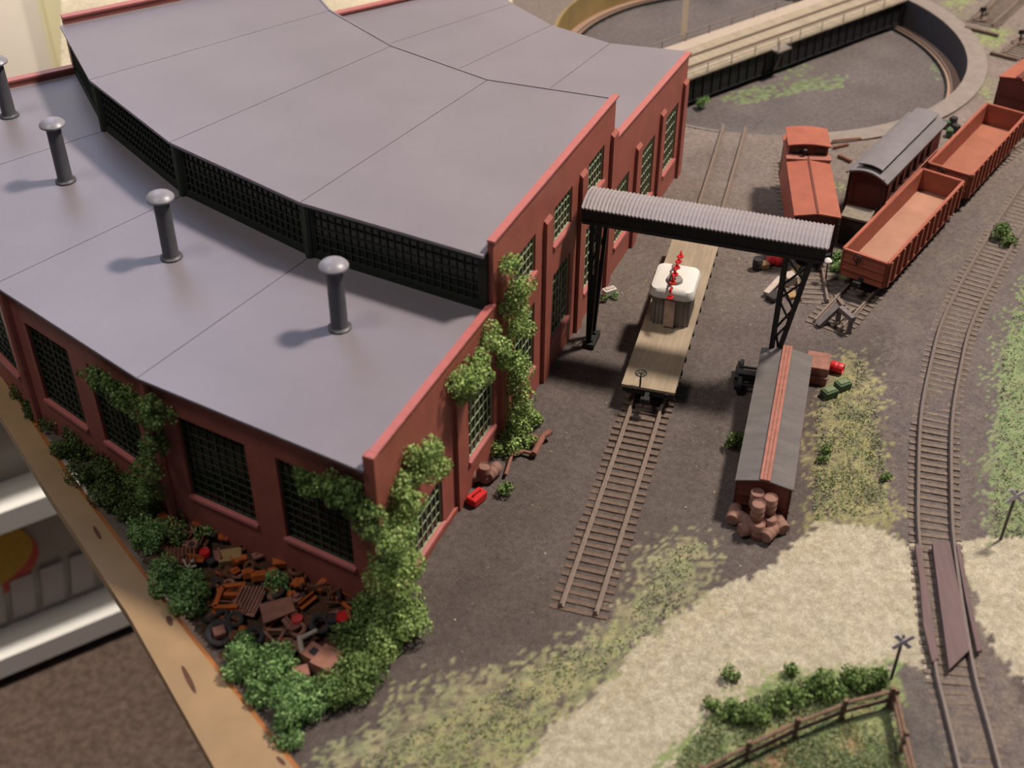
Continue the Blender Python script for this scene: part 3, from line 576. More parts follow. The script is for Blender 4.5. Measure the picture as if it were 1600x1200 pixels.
# load: gray ribbed tank-like machine house with a white lid
lb = Vector(at(1048, 512, 15)); ls = (Vector((lb.x, lb.y, 0))-fc).dot(dr)
LD = thing('machine_load', 'gray ribbed machine with white rounded top and red chain standing on the flatcar', 'machine', (fc.x+dr.x*(ls+15), fc.y+dr.y*(ls+15), 15), math.atan2(dr.y, dr.x), world=False)
def rrect(hx, hy, r, n=5):
    o = []
    for cx, cy, a0 in ((hx-r, hy-r, 0), (-hx+r, hy-r, PI/2), (-hx+r, -hy+r, PI), (hx-r, -hy+r, 1.5*PI)):
        for k in range(n+1): a = a0+PI/2*k/n; o.append((cx+r*math.cos(a), cy+r*math.sin(a)))
    return o
def rloft(q, levels, r, n=5):
    rings = [[(x, y, z) for x, y in rrect(hx, hy, min(r, hx, hy), n)] for hx, hy, z in levels]; m = len(rings[0]); vs = [p for R_ in rings for p in R_]
    q.add(vs, [(j*m+i, j*m+(i+1) % m, (j+1)*m+(i+1) % m, (j+1)*m+i) for j in range(len(rings)-1) for i in range(m)]+[tuple(range(m))[::-1], tuple(range((len(rings)-1)*m, len(rings)*m))])
q = MB(); rloft(q, [(13, 11.5, 0), (13, 11.5, 21)], 4)
for i in range(9): q.box(-13.5, -12.8, -10+i*2.5-.35, -10+i*2.5+.35, 0, 21)
for i in range(9): q.box(-11+i*2.75-.35, -11+i*2.75+.35, -12.1, 12.1, 0, 21)
q.build('body', mGrayBody, LD, smooth=True)
q = MB(); rloft(q, [(14.6, 13, 20.5), (16, 14.2, 22), (16, 14.2, 25), (15, 13.2, 27.5), (13, 11, 28.6)], 5); q.build('lid', mWhite, LD, smooth=True)
q = MB(); q.lathe((-5, 0, 28), [(5.2, 0), (5.2, 1.5), (4.6, 2.5), (2.5, 3.2)], 20); q.build('turret', mGrayBody, LD, smooth=True)
q = MB(); q.box(-16, -13.4, -3.2, 3.2, 1, 20); q.build('ladder', mat('ladder_pink', (176, 152, 140), rough=.6), LD)
for i in range(12):
    q = MB(); t = i/11; x = -19+t*35; q.ring((x, .3*(i % 2), 30.2 + 2.2*math.sin(t*PI)+t*5 - 5*max(0, .2-t)*5), 1.6, .7, n=10, k=6, ax=(0, 1, 0) if i % 2 else (0, .2, 1)); q.build('chain_link', mRed, LD)

# gantry crane: corrugated roof over a black girder, lattice legs
cl = Vector(at(911, 309, 103)); cr = Vector(at(1294, 371, 103)); cl.x += 2.5; cl.z = cr.z = 0; cdv = (cr-cl).normalized(); CL = (cr-cl).length; cn = Vector((-cdv.y, cdv.x, 0))
GR = thing('gantry_crane', 'black lattice gantry crane with corrugated gray roof spanning the stub track', 'crane', (cl.x, cl.y, 0), math.atan2(cdv.y, cdv.x), world=False)
GR.scale = (1, 1, 1.11)
q = MB(); nr = 62; vs = []; w2 = 13
for i in range(nr*4+1):
    x = (CL+2)*i/(nr*4); z = .42*math.cos(i*PI/2)
    for y, zz in ((-w2, 93.4), (-w2*.5, 95.6), (0, 96.4), (w2*.5, 95.6), (w2, 93.4)):
        vs.append((x, y, zz+z))
nn = nr*4+1; fs = [(i*5+j, (i+1)*5+j, (i+1)*5+j+1, i*5+j+1) for i in range(nn-1) for j in range(4)]; off = len(vs)
vs += [(x, y, z-.8) for x, y, z in vs]; fs += [tuple(off+k for k in f[::-1]) for f in fs]
fs += [(i*5, (i+1)*5, off+(i+1)*5, off+i*5) for i in range(nn-1)]+[(i*5+4, (i+1)*5+4, off+(i+1)*5+4, off+i*5+4) for i in range(nn-1)]
q.add(vs, fs); q.build('corrugated_roof', mTin, GR)
for sy in (-1, 1):
    q = MB(); y = sy*9; q.box(0, CL, y-1, y+1, 90, 92.4); q.box(0, CL, y-1, y+1, 82, 84); q.box(0, CL, y-.3, y+.3, 83, 91)
    for i in range(17): x = CL*i/16; q.bar((x, y, 83), (x, y, 91), 1.4)
    q.build('girder', mBlack, GR)
q = MB(); q.box(2, CL-2, -8.5, 8.5, 89.5, 90.3)
for i in range(9): x = 3+(CL-6)*i/8; q.bar((x, -9, 83), (x, 9, 83), 1.6)
q.build('cross_bracing', mBlack, GR)
def leg(x, outx, ytop=9, ybot=5):
    q = MB()
    for sy in (-1, 1):
        q.bar((x, sy*ytop, 83), (x, sy*ybot, 0), 2.4); q.bar((x+outx, sy*ytop, 83), (x+outx*.12, sy*ybot, 0), 2.4)
        for k in range(6):
            t0 = k/6; t1 = (k+1)/6; f = lambda t, o: (x+(outx*(1-t)+outx*.12*t if o else 0), sy*(ytop*(1-t)+ybot*t), 83*(1-t)); q.bar(f(t0, k % 2), f(t1, (k+1) % 2), 1.1)
    for k in range(6):
        t = k/5.2; a = ytop*(1-t)+ybot*t; q.bar((x, -a, 83*(1-t)), (x, a, 83*(1-t)), 1.1)
        if k < 5: t1 = (k+1)/5.2; a1 = ytop*(1-t1)+ybot*t1; q.bar((x, -a, 83*(1-t)), (x, a1, 83*(1-t1)), 1.0)
    return q.build('leg', mBlack, GR)
def foot(x):
    q = MB(); q.box(x-3, x+4, -8.5, 8.5, -1, 2.4); q.tube((x+.5, -5.5, 1.5), (x+.5, -3, 1.5), 2.4, n=12); q.tube((x+.5, 3, 1.5), (x+.5, 5.5, 1.5), 2.4, n=12); q.build('foot', mBlack, GR)
leg(6, 5); foot(6.5)
rl = (Vector(at(1234, 386, 82))-cl).dot(cdv); leg(rl, 15); foot(rl+1.5)
q = MB(); q.box(CL*.42, CL*.42+12, -8, 8, 85, 89); q.tube((CL*.42+6, -3, 85.5), (CL*.42+6, 3, 85.5), 2.0, n=14); q.build('trolley', mBlack, GR)

# gondolas, coach, caboose, boxcar at the frame's edge
def gondola(label, corners, z, fmat, group='open gondolas'):
    c, h, L, wd = pose(*corners, z); g = thing('gondola', label, 'railway car', (c.x, c.y, 0), h, world=False, group=None); H = L/2; w_ = wd/2; zb = 12.5
    q = MB(); q.box(-H+1.4, H-1.4, -w_+1.4, w_-1.4, zb, zb+1.6); q.build('floor', fmat, g)
    for sy in (-1, 1):
        q = MB(); y0, y1 = sorted((sy*(w_-1.3), sy*w_)); q.box(-H, H, y0, y1, zb-2.5, z); q.box(-H, H, sy*w_-1.0, sy*w_+1.0, z-1, z+.4)
        q.add([(-H+10, sy*(w_+.6), zb-2.5), (H-10, sy*(w_+.6), zb-2.5), (H-14, sy*(w_+.6), zb-4.5), (-H+14, sy*(w_+.6), zb-4.5), (-H+10, sy*(w_-.6), zb-2.5), (H-10, sy*(w_-.6), zb-2.5), (H-14, sy*(w_-.6), zb-4.5), (-H+14, sy*(w_-.6), zb-4.5)], [(0, 1, 2, 3), (4, 7, 6, 5), (0, 3, 7, 4), (1, 5, 6, 2), (3, 2, 6, 7), (0, 4, 5, 1)])
        o = q.build('side', mCarRed, g)
        for i in range(13):
            x = -H+4+i*(L-8)/12; r = MB(); r.box(x-1, x+1, *sorted((sy*w_, sy*(w_+1.7))), zb-2.5, z-.8); r.build('rib', mCarRed, o)
    for sx in (-1, 1):
        q = MB(); q.box(*sorted((sx*(H-1.3), sx*H)), -w_, w_, zb-2.5, z); q.box(*sorted((sx*(H-1), sx*(H+1))), -w_, w_, z-1, z+.4)
        for zz in (zb+3, zb+9): q.box(*sorted((sx*H, sx*(H+1.1))), -w_+1, w_-1, zz, zz+1.2)
        q.build('end', mCarRed, g); coupler(sx*H, sx, g)
    q = MB(); q.tube((-H-1.8, w_*.3, z-9), (-H-1.8, w_*.3, z-2), .4, n=6); q.ring((-H-2, w_*.3, z-3), 2.6, .35, ax=(1, 0, 0)); q.build('brake_wheel', mBlack, g)
    q = MB(); q.box(-H+3, H-3, -3, 3, zb-3, zb); q.box(-H+8, H-8, -w_+2, w_-2, zb-2, zb-.2); q.build('underframe', mBlack, g)
    bogie('truck', -H+20, g); bogie('truck', H-20, g); return g, c, h, L
G1 = gondola('empty red gondola with pinkish floor, the nearer of the two gondolas', [(1320, 387), (1387, 413), (1443, 264), (1504, 283)], 30, mGonIn)
G2 = gondola('empty red gondola with orange floor, coupled beyond the pinkish one', [(1452, 253), (1516, 275), (1547, 164), (1599, 176)], 30, mGonIn2)
def curved_roof(q, H, w_, z, rise, th=.8, n=10):
    vs = []; 
    for x in (-H, H):
        for k in range(n+1): t = -1+2*k/n; vs.append((x, t*w_, z+rise*(1-t*t)))
        for k in range(n, -1, -1): t = -1+2*k/n; vs.append((x, t*w_, z+rise*(1-t*t)-th))
    m = 2*(n+1); q.add(vs, [(i, (i+1) % m, m+(i+1) % m, m+i) for i in range(m)]+[tuple(range(m))[::-1], tuple(range(m, 2*m))])
c, h, L, wd = pose((1325, 264), (1385, 284), (1421, 168), (1480, 192), 46)
CO = thing('passenger_coach', 'short brown passenger coach with gray clerestory roof beside the gondolas', 'railway car', (c.x, c.y, 0), h, world=False); H = L/2; w_ = 14.5
for sy in (-1, 1):
    hs = [(-H+14+i*13, -H+22+i*13, 27, 40) for i in range(int((L-28)//13))]
    q = MB(); pierced(q, Vector((0, sy*w_, 0)), Vector((1, 0, 0)), Vector((0, sy, 0)), 1.2, -H+7, H-7, lambda s: 43.6, hs, z0=12); o = q.build('side', mCoach, CO)
    q = MB(); q.box(-H+7, H-7, *sorted((sy*w_, sy*(w_+.7))), 24.5, 25.6); q.box(-H+7, H-7, *sorted((sy*w_, sy*(w_+.7))), 12, 13.4); q.build('belt_rail', mWalk, o)
    for hh in hs:
        q = MB(); q.box(hh[0], hh[1], *sorted((sy*(w_-1), sy*(w_-.5))), hh[2], hh[3]); q.build('window', mPane, CO)
for sx in (-1, 1):
    q = MB(); q.box(*sorted((sx*(H-8), sx*(H-7))), -w_, w_, 12, 43.2); q.build('end_wall', mCoach, CO)
    q = MB(); q.box(*sorted((sx*(H-8), sx*H)), -w_+1, w_-1, 11, 12.4)
    for y in (-w_+2, w_-2): q.bar((sx*(H-1), y, 12), (sx*(H-1), y, 46), .8)
    q.bar((sx*(H-1), -w_+2, 22), (sx*(H-1), -3, 22), .7); q.bar((sx*(H-1), w_-2, 22), (sx*(H-1), 3, 22), .7); q.build('platform', mBlack, CO); coupler(sx*H, sx, CO)
q = MB(); q.box(-H+8, H-8, -w_+.6, w_-.6, 10, 12.2); q.build('underframe', mBlack, CO)
q = MB(); curved_roof(q, H, w_+1, 44, 5, 1.2); q.build('roof', mCoachRoof, CO, smooth=True)
q = MB(); q.box(-H+9, H-7, -7.6, 7.6, 47, 51.2); curved_roof(q, H-4, 8.8, 51, 1.6, .9); q.build('clerestory', mCoachRoof, CO)
bogie('truck', -H+20, CO); bogie('truck', H-20, CO)
c, h, L, wd = pose((1243, 335), (1313, 342), (1227, 236), (1294, 241), 42)
CB = thing('caboose', 'orange red caboose with raised cupola at its far end', 'railway car', (c.x, c.y, 0), h, world=False); L += 26; H = L/2; w_ = 14.6; sh = 13
for sy in (-1, 1): q = MB(); q.box(-H+sh+5, H+sh-8, *sorted((sy*(w_-1.2), sy*w_)), 11, 42); q.build('side', mCarRed, CB)
for xa in (-H+sh+5, H+sh-9.2): q = MB(); q.box(xa, xa+1.2, -w_, w_, 11, 42); q.build('end_wall', mCarRedDk, CB)
q = MB(); q.hexa([(-H+sh, -w_-1, 41), (H+sh, -w_-1, 41), (H+sh, 0, 43.2), (-H+sh, 0, 43.2)], [(-H+sh, -w_-1, 42), (H+sh, -w_-1, 42), (H+sh, 0, 44.2), (-H+sh, 0, 44.2)]); q.hexa([(-H+sh, w_+1, 41), (H+sh, w_+1, 41), (H+sh, 0, 43.2), (-H+sh, 0, 43.2)], [(-H+sh, w_+1, 42), (H+sh, w_+1, 42), (H+sh, 0, 44.2), (-H+sh, 0, 44.2)]); q.build('roof', mCarRed, CB)
q = MB(); q.box(-H+sh+1, H+sh-36, -.6, .9, 44, 44.7); q.build('running_board', mCarRedDk, CB)
q = MB(); x0, x1 = H+sh-33, H+sh-9; q.box(x0, x1, -w_+.8, w_-.8, 42, 52); o = q.build('cupola', mCarRedDk, CB); q = MB(); curved_roof(q, 14, w_+.6, 52, 1.6, 1.0); q.v = [(v[0]+(x0+x1)/2, v[1], v[2]) for v in q.v]; q.build('cupola_roof', mCarRed, o)
for y in (-8, 8): q = MB(); q.box(x0-.4, x0+.3, y-3.6, y+3.6, 45, 50); q.build('cupola_window', mPane, o)
q = MB(); q.box(x0-8, x0-1, -w_-1.2, w_+1.2, 43.2, 44.6); q.build('roof_step', mWalk, CB)
for k, sx in ((-H+sh, -1), (H+sh, 1)):
    q = MB(); q.box(*sorted((k, k-sx*7)), -w_, w_, 10.4, 11.6)
    for y in (-w_+1, w_-1): q.bar((k-sx*.8, y, 11), (k-sx*.8, y, 41), .8)
    q.bar((k-sx*.8, -w_+1, 20), (k-sx*.8, w_-1, 20), .7); q.build('platform', mBlack, CB); coupler(k, sx, CB)
q = MB(); q.tube((x0-3, 3, 44), (x0-3, 3, 49), 1.1, n=10); q.lathe((x0-3, 3, 49), [(1.8, 0), (1.8, .6), (.4, 1.4)], 10); q.build('smokejack', mBlack, CB)
bogie('truck', -H+sh+18, CB); bogie('truck', H+sh-18, CB)
# brown boxcar coupled behind the gondolas
g2c, g2h, g2L = G2[1], G2[2], G2[3]; dv = Vector((math.cos(g2h-.1), math.sin(g2h-.1), 0)); c = Vector((g2c.x, g2c.y, 0))+Vector((math.cos(g2h), math.sin(g2h), 0))*(g2L/2+16)+dv*70
def boxcar(label, c, h, L, w_, z0, z1, wheels=True, roofm=None, walkm=None, sidem=None):
    b_ = thing('boxcar', label, 'railway car', (c[0], c[1], 0), h, world=False); H = L/2
    for sy in (-1, 1):
        q = MB(); q.box(-H, H, *sorted((sy*(w_-1.2), sy*w_)), z0, z1)
        for i in range(15): x = -H+1.5+i*(L-3)/14; q.box(x-.35, x+.35, *sorted((sy*w_, sy*(w_+.5))), z0, z1)
        q.build('side', sidem, b_)
        q = MB(); q.box(-9, 9, *sorted((sy*w_, sy*(w_+1.2))), z0+1.5, z1-1.5); q.box(-20, 10, *sorted((sy*w_, sy*(w_+1.3))), z1-1.5, z1-.5); d_ = q.build('door', sidem, b_)
        q = MB(); q.box(6, 7, *sorted((sy*(w_+1.1), sy*(w_+1.9))), (z0+z1)/2-3, (z0+z1)/2+1); q.build('door_handle', mBlack, d_)
    for sx in (-1, 1):
        q = MB(); q.hexa([(sx*(H-1.2), -w_, z0), (sx*H, -w_, z0), (sx*H, w_, z0), (sx*(H-1.2), w_, z0)], [(sx*(H-1.2), -w_, z1), (sx*H, -w_, z1), (sx*H, w_, z1), (sx*(H-1.2), w_, z1)])
        q.add([(sx*(H-.1), -w_, z1), (sx*(H-.1), w_, z1), (sx*(H-.1), 0, z1+3.4), (sx*(H-1.1), -w_, z1), (sx*(H-1.1), w_, z1), (sx*(H-1.1), 0, z1+3.4)], [(0, 1, 2), (5, 4, 3), (0, 2, 5, 3), (1, 4, 5, 2), (0, 3, 4, 1)])
        for zz in (.3, .6): q.box(*sorted((sx*H, sx*(H+.6))), -w_+1, w_-1, z0+(z1-z0)*zz, z0+(z1-z0)*zz+1)
        q.build('end', sidem, b_)
    for sy in (-1, 1):
        q = MB(); q.hexa([(-H-.8, sy*(w_+1), z1-.4), (H+.8, sy*(w_+1), z1-.4), (H+.8, 0, z1+3.2), (-H-.8, 0, z1+3.2)], [(-H-.8, sy*(w_+1), z1+.5), (H+.8, sy*(w_+1), z1+.5), (H+.8, 0, z1+4.1), (-H-.8, 0, z1+4.1)]); q.build('roof', roofm, b_)
    q = MB()
    for y in (-1.9, 0, 1.9): q.box(-H-1.4, H+1.4, y-.85, y+.85, z1+4.1, z1+4.9)
    for i in range(9): x = -H+4+i*(L-8)/8; q.box(x-.6, x+.6, -2.6, 2.6, z1+3.5, z1+4.2)
    q.build('running_board', walkm, b_)
    if wheels: bogie('truck', -H+20, b_); bogie('truck', H-20, b_); coupler(-H, -1, b_); coupler(H, 1, b_)
    q = MB(); q.box(-H+2, H-2, -w_+1.5, w_-1.5, z0-.2 if not wheels else z0-2.5, z0+1.2); q.build('underframe' if wheels else 'floor', mBlack, b_)
    return b_
boxcar('brown boxcar at the upper right edge, coupled behind the gondolas', (c.x, c.y), g2h-.1, 140, 15.5, 12, 46, True, mCarRed, mCarRedDk, mCarRedDk)
nl, nr, fl, fr = [Vector(at(x, y, 23)) for x, y in ((1149, 749), (1240, 766), (1192, 547), (1267, 557))]
c = (nl+nr+fl+fr)/4; hv = (fl+fr)/2-(nl+nr)/2; BXH = math.atan2(hv.y, hv.x); BXL = Vector((hv.x, hv.y)).length
BX = boxcar('grounded wheelless boxcar body with gray roof and reddish running board, barrels at its end', (c.x, c.y), BXH, BXL, (nl-nr).length/2-1, -.5, 23, False, mBoxRoof, mWalk, mCarRedDk)

# tracks under the yard cars
gdir = Vector((math.cos(G1[2]), math.sin(G1[2]), 0)); g1 = G1[1]
track('half-buried yard track beneath the two gondolas', [(g1.x-gdir.x*115, g1.y-gdir.y*115), (g1.x, g1.y), (G2[1].x, G2[1].y), (G2[1].x+95, G2[1].y+100)], tie_z=(-1.6, .05), mt=mTieD)
for o_, lab in ((CB, 'track under the caboose leading to the turntable rim'), (CO, 'track under the gray roofed passenger coach')):
    x, y = o_.location.x/K, o_.location.y/K; a = o_.rotation_euler.z; u = (math.cos(a), math.sin(a)); e0, e1 = (-85, 108) if o_ is CB else (-66, 60)
    track(lab, [(x+u[0]*e0, y+u[1]*e0), (x, y), (x+u[0]*(e1-20), y+u[1]*(e1-20)), (x+u[0]*e1, y+u[1]*e1)], tie_z=(-1.6, .05), mt=mTieD)
for k, (a, b_) in enumerate((((1536, 36), (1610, -30)), ((1583, 88), (1660, 30)))):
    pa, pb = at(*a, 1), at(*b_, 1)
    track(('yard track beyond the turntable rim at the top right corner', 'yard track beyond the rim beside the brown boxcar')[k], [pa[:2], pb[:2]], tie_z=(-1.6, .05), mt=mTieD)

# ------------------------------------------------------------------ foliage
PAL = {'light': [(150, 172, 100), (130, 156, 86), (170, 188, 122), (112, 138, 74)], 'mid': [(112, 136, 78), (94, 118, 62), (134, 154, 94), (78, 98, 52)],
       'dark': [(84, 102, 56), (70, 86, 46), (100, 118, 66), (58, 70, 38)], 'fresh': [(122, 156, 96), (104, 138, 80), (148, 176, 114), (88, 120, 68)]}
def foliage(name, blobs, pal, label, cat='bush', n_per=1100, leaf=.85, kind=None, group=None, keep_out=None):
    vs = []; fs = []; cs = []; pal = np.array([srgb(c) for c in PAL[pal]])
    for (x, y, z, r) in blobs:
        r = r*1.18
        n = max(40, int(n_per*(r/9.0)**2)); k = 7
        d0 = NP.normal(size=(k, 3)); d0 /= np.linalg.norm(d0, axis=1)[:, None]; sub = d0*r*.62*np.array([1, 1, .8])
        ci = NP.randint(0, k, n); d = NP.normal(size=(n, 3)); d /= np.linalg.norm(d, axis=1)[:, None]
        P = np.array([x, y, z])+sub[ci]+d*(r*.52*(.55+.45*NP.rand(n, 1)**.4))
        P[:, 2] = np.maximum(P[:, 2], .3 if z > 0 else z-2)
        t = NP.normal(size=(n, 3)); t /= np.linalg.norm(t, axis=1)[:, None]; b_ = np.cross(d, t); b_ /= np.linalg.norm(b_, axis=1)[:, None]+1e-9; t = np.cross(b_, d)*.6+d*.5
        s = leaf*(.6+.9*NP.rand(n, 1)); q = np.stack([P-b_*s*.55, P+t*s, P+b_*s*.55, P-t*s], 1)
        base = len(vs); vs += q.reshape(-1, 3).tolist(); fs += [(base+4*i, base+4*i+1, base+4*i+2, base+4*i+3) for i in range(n)]
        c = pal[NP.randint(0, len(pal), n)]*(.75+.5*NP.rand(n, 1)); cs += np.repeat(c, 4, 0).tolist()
    V_ = np.array(vs)
    org = Vector(((V_[:, 0].min()+V_[:, 0].max())/2, (V_[:, 1].min()+V_[:, 1].max())/2, V_[:, 2].min()))
    me = bpy.data.meshes.new(name); me.from_pydata(((V_-np.array(org))*K).tolist(), [], fs); a = me.color_attributes.new('col', 'FLOAT_COLOR', 'POINT')
    a.data.foreach_set('color', np.c_[np.array(cs), np.ones(len(cs))].astype(np.float32).ravel()); me.materials.append(mLeaf)
    o = bpy.data.objects.new(name, me); COL.objects.link(o); o.location = org*K; tag(o, label, cat, group, kind)
    return o
def wallblob(x, y, r, out=3.5): s, z = on_wall(B0, B0+WU, x-11, y+3); r = r*1.08; p = W(s, max(z, r*.6), out+r*.3); return (p[0], p[1], p[2], r)
def backblob(i, x, y, r):
    A, Bv = V[i], V[i+1]; u = (Bv-A).normalized(); n = Vector((-u.y, u.x, 0)); n = n if n.dot(Vector((-1, -1, 0))) > 0 else -n
    s, z = on_wall(A, Bv, x, y); p = A+u*s+n*(3+r*.3); return (p.x, p.y, max(z, r*.6), r)
def gb(x, y, r, z=None): z = r*.65 if z is None else z; p = at(x, y, z); return (p[0], p[1], z, r)
foliage('climbing_vine', [wallblob(x, y, r) for x, y, r in ((793, 410, 6), (800, 440, 8), (797, 475, 8), (804, 510, 8), (795, 540, 9), (803, 575, 8), (800, 610, 9), (803, 645, 9), (797, 680, 9), (812, 662, 8), (785, 700, 7), (768, 520, 8), (745, 555, 5), (735, 575, 8), (715, 590, 8), (722, 608, 5))], 'light', 'bright green vine climbing the long brick wall between its second and third windows', 'vine')
foliage('climbing_vine', [wallblob(x, y, r) for x, y, r in ((650, 695, 8), (668, 715, 8), (645, 735, 8), (630, 755, 7), (622, 790, 10), (605, 820, 10), (615, 855, 11), (600, 890, 11), (612, 925, 10))]+[gb(600, 950, 13), gb(625, 975, 12), gb(600, 1000, 10), gb(645, 985, 9)], 'light', 'bright green vine covering the near corner of the brick building down to the ground', 'vine')
foliage('climbing_vine', [backblob(0, x, y, r) for x, y, r in ((480, 738, 5), (500, 752, 6), (525, 745, 7), (550, 760, 8), (575, 770, 8), (585, 800, 8), (565, 790, 5))]+[], 'mid', 'dark green vine reaching over the back window nearest the corner', 'vine')
foliage('climbing_vine', [backblob(1, x, y, r) for x, y, r in ((150, 575, 5), (170, 590, 6), (190, 600, 7), (212, 615, 7), (235, 640, 8), (250, 625, 5))]+[backblob(0, x, y, r) for x, y, r in ((262, 640, 7), (258, 680, 8), (245, 720, 8), (250, 760, 8))]+[gb(225, 745, 8, 14), gb(215, 700, 7, 26)], 'mid', 'leafy vine hanging over the middle of the shaded back wall', 'vine')
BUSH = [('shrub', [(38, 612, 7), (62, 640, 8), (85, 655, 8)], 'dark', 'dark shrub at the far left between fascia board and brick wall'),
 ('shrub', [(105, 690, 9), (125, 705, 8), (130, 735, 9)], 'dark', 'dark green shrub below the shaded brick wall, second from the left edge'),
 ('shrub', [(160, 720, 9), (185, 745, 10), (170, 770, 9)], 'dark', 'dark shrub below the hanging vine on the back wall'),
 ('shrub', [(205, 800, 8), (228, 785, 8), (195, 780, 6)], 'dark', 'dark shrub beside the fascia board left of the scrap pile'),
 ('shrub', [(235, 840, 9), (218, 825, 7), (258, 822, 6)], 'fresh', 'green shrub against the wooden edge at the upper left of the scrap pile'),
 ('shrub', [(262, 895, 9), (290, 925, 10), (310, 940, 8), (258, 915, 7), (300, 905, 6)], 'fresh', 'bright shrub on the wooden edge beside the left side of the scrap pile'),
 ('shrub', [(295, 800, 6), (310, 790, 5)], 'dark', 'small dark shrub under the third back window at the top of the scrap pile'),
 ('shrub', [(280, 835, 6), (320, 835, 5), (345, 828, 5)], 'mid', 'low green shrub behind the red ball-shaped drum'),
 ('shrub', [(430, 912, 6), (436, 922, 5)], 'fresh', 'small round green tuft in the middle of the scrap pile'),
 ('shrub', [(455, 850, 7), (475, 858, 6), (440, 846, 4)], 'dark', 'dark low shrub against the brick base behind the scrap pile'),
 ('shrub', [(385, 1010, 7), (380, 1035, 9), (405, 1045, 10), (430, 1035, 9), (450, 1030, 8), (415, 1065, 8), (405, 1085, 6)], 'fresh', 'large bright green shrub at the front left of the scrap pile'),
 ('shrub', [(455, 1085, 9), (475, 1095, 9), (460, 1120, 9), (450, 1145, 7), (500, 1075, 9)], 'fresh', 'bright shrub nearest the viewer beside the wooden edge'),
 ('shrub', [(525, 1075, 9), (550, 1065, 10), (570, 1045, 9), (560, 1020, 9), (540, 1000, 8), (575, 1010, 7)], 'mid', 'green shrub on the cinders at the right front of the scrap pile'),
 ('shrub', [(560, 975, 10), (580, 960, 10), (575, 940, 9)], 'mid', 'green shrub joining the corner vine to the scrap pile'),
 ('shrub', [(1145, 690, 5), (1152, 680, 4)], 'dark', 'small dark shrub on the left side of the grounded boxcar'),
 ('shrub', [(1568, 364, 7), (1576, 372, 6)], 'mid', 'small green bush growing between the rails of the curved track'),
 ('shrub', [(1385, 744, 3)], 'mid', 'tiny brownish green tuft left of the curved track'),
 ('shrub', [(1313, 404, 6), (1308, 416, 4)], 'fresh', 'pale green tuft at the near end of the pinkish gondola'),
 ('shrub', [(1140, 1052, 4), (1232, 1050, 4)], 'mid', 'pair of green tufts at the lower edge of the gravel road'),
 ('shrub', [(790, 764, 4)], 'mid', 'olive tuft on the cinders beside the red can'),
 ('shrub', [(830, 690, 4), (838, 655, 4)], 'light', 'small light green tuft on the ground right of the wall vine'),
 ('shrub', [(1292, 702, 3.2), (1286, 718, 3)], 'mid', 'small green tuft in the turf right of the grounded boxcar')]
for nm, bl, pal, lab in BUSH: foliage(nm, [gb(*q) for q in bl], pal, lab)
p = at(1100, 165, -24); foliage('shrub', [(p[0], p[1], -22, 6)], 'fresh', 'bright green tuft in the turntable pit beside the end wall')
HEDGE = [(1115, 1095, 5), (1135, 1108, 5), (1160, 1118, 6), (1185, 1112, 6), (1215, 1100, 6), (1240, 1085, 6), (1270, 1078, 7), (1300, 1070, 8), (1330, 1062, 8), (1358, 1058, 7), (1378, 1058, 6)]
GL = ['grass clump at the left end of the row outside the rail fence', 'grass clump second from the left end of the row outside the fence', 'grass clump third from the left outside the rail fence', 'grass clump fourth from the left outside the rail fence', 'grass clump outside the fence, next to last before the corner post', 'grass clump outside the fence right beside the corner post']
for i, hb in enumerate(HEDGE[::2]):
    foliage('grass_clump', [gb(hb[0], hb[1], hb[2]*.8)]+([gb(*HEDGE[2*i+1])] if 2*i+1 < len(HEDGE) else []), 'mid', GL[i], 'grass clump', group='grass clumps outside the rail fence')
# scattered turf fibres over the painted turf, uncountable
def turf(name, polys, n, cols, label, smin=.5, smax=1.3, z=-.4):
    vs = []; fs = []; cs = []; pal = np.array([srgb(c) for c in cols])
    for poly, share in polys:
        g = gpoly(poly); xs = [p[0] for p in g]; ys = [p[1] for p in g]; m = int(n*share*3); X = NP.uniform(min(xs), max(xs), m); Y = NP.uniform(min(ys), max(ys), m)
        ok = inside(X, Y, g) & (NP.rand(m) < vnoise(X, Y, 9, 61)*1.2); X = X[ok][:int(n*share)]; Y = Y[ok][:int(n*share)]; k = len(X)
        P = np.stack([X, Y, np.full(k, z)], 1); d = NP.normal(size=(k, 3)); d[:, 2] = np.abs(d[:, 2])*.8+.2; d /= np.linalg.norm(d, axis=1)[:, None]; t = np.cross(d, NP.normal(size=(k, 3))); t /= np.linalg.norm(t, axis=1)[:, None]
        s = NP.uniform(smin, smax, (k, 1)); q = np.stack([P-t*s*.45, P+t*s*.45, P+d*s*1.6], 1); base = len(vs); vs += q.reshape(-1, 3).tolist(); fs += [(base+3*i, base+3*i+1, base+3*i+2) for i in range(k)]
        cs += np.repeat(pal[NP.randint(0, len(pal), k)]*(.8+.4*NP.rand(k, 1)), 3, 0).tolist()
    me = bpy.data.meshes.new(name); me.from_pydata((np.array(vs)*K).tolist(), [], fs); a = me.color_attributes.new('col', 'FLOAT_COLOR', 'POINT'); a.data.foreach_set('color', np.c_[np.array(cs), np.ones(len(cs))].astype(np.float32).ravel()); me.materials.append(mLeaf)
    o = bpy.data.objects.new(name, me); COL.objects.link(o); tag(o, label, 'turf', kind='stuff'); return o
turf('turf', [([(1020, 1240), (1110, 1115), (1250, 1060), (1392, 1060), (1425, 1240)], .45), ([(1650, 420), (1600, 440), (1570, 530), (1558, 700), (1550, 838), (1650, 842)], .2), ([(1275, 640), (1345, 560), (1370, 620), (1390, 800), (1270, 812)], .12), ([(500, 1215), (760, 1085), (985, 960), (1040, 850), (1100, 850), (1060, 950), (880, 1100), (760, 1215)], .23)], 26000,
     [(118, 134, 90), (148, 148, 104), (106, 120, 80), (156, 154, 124), (126, 144, 114)], 'short green and yellow turf fibres beside the road and tracks')
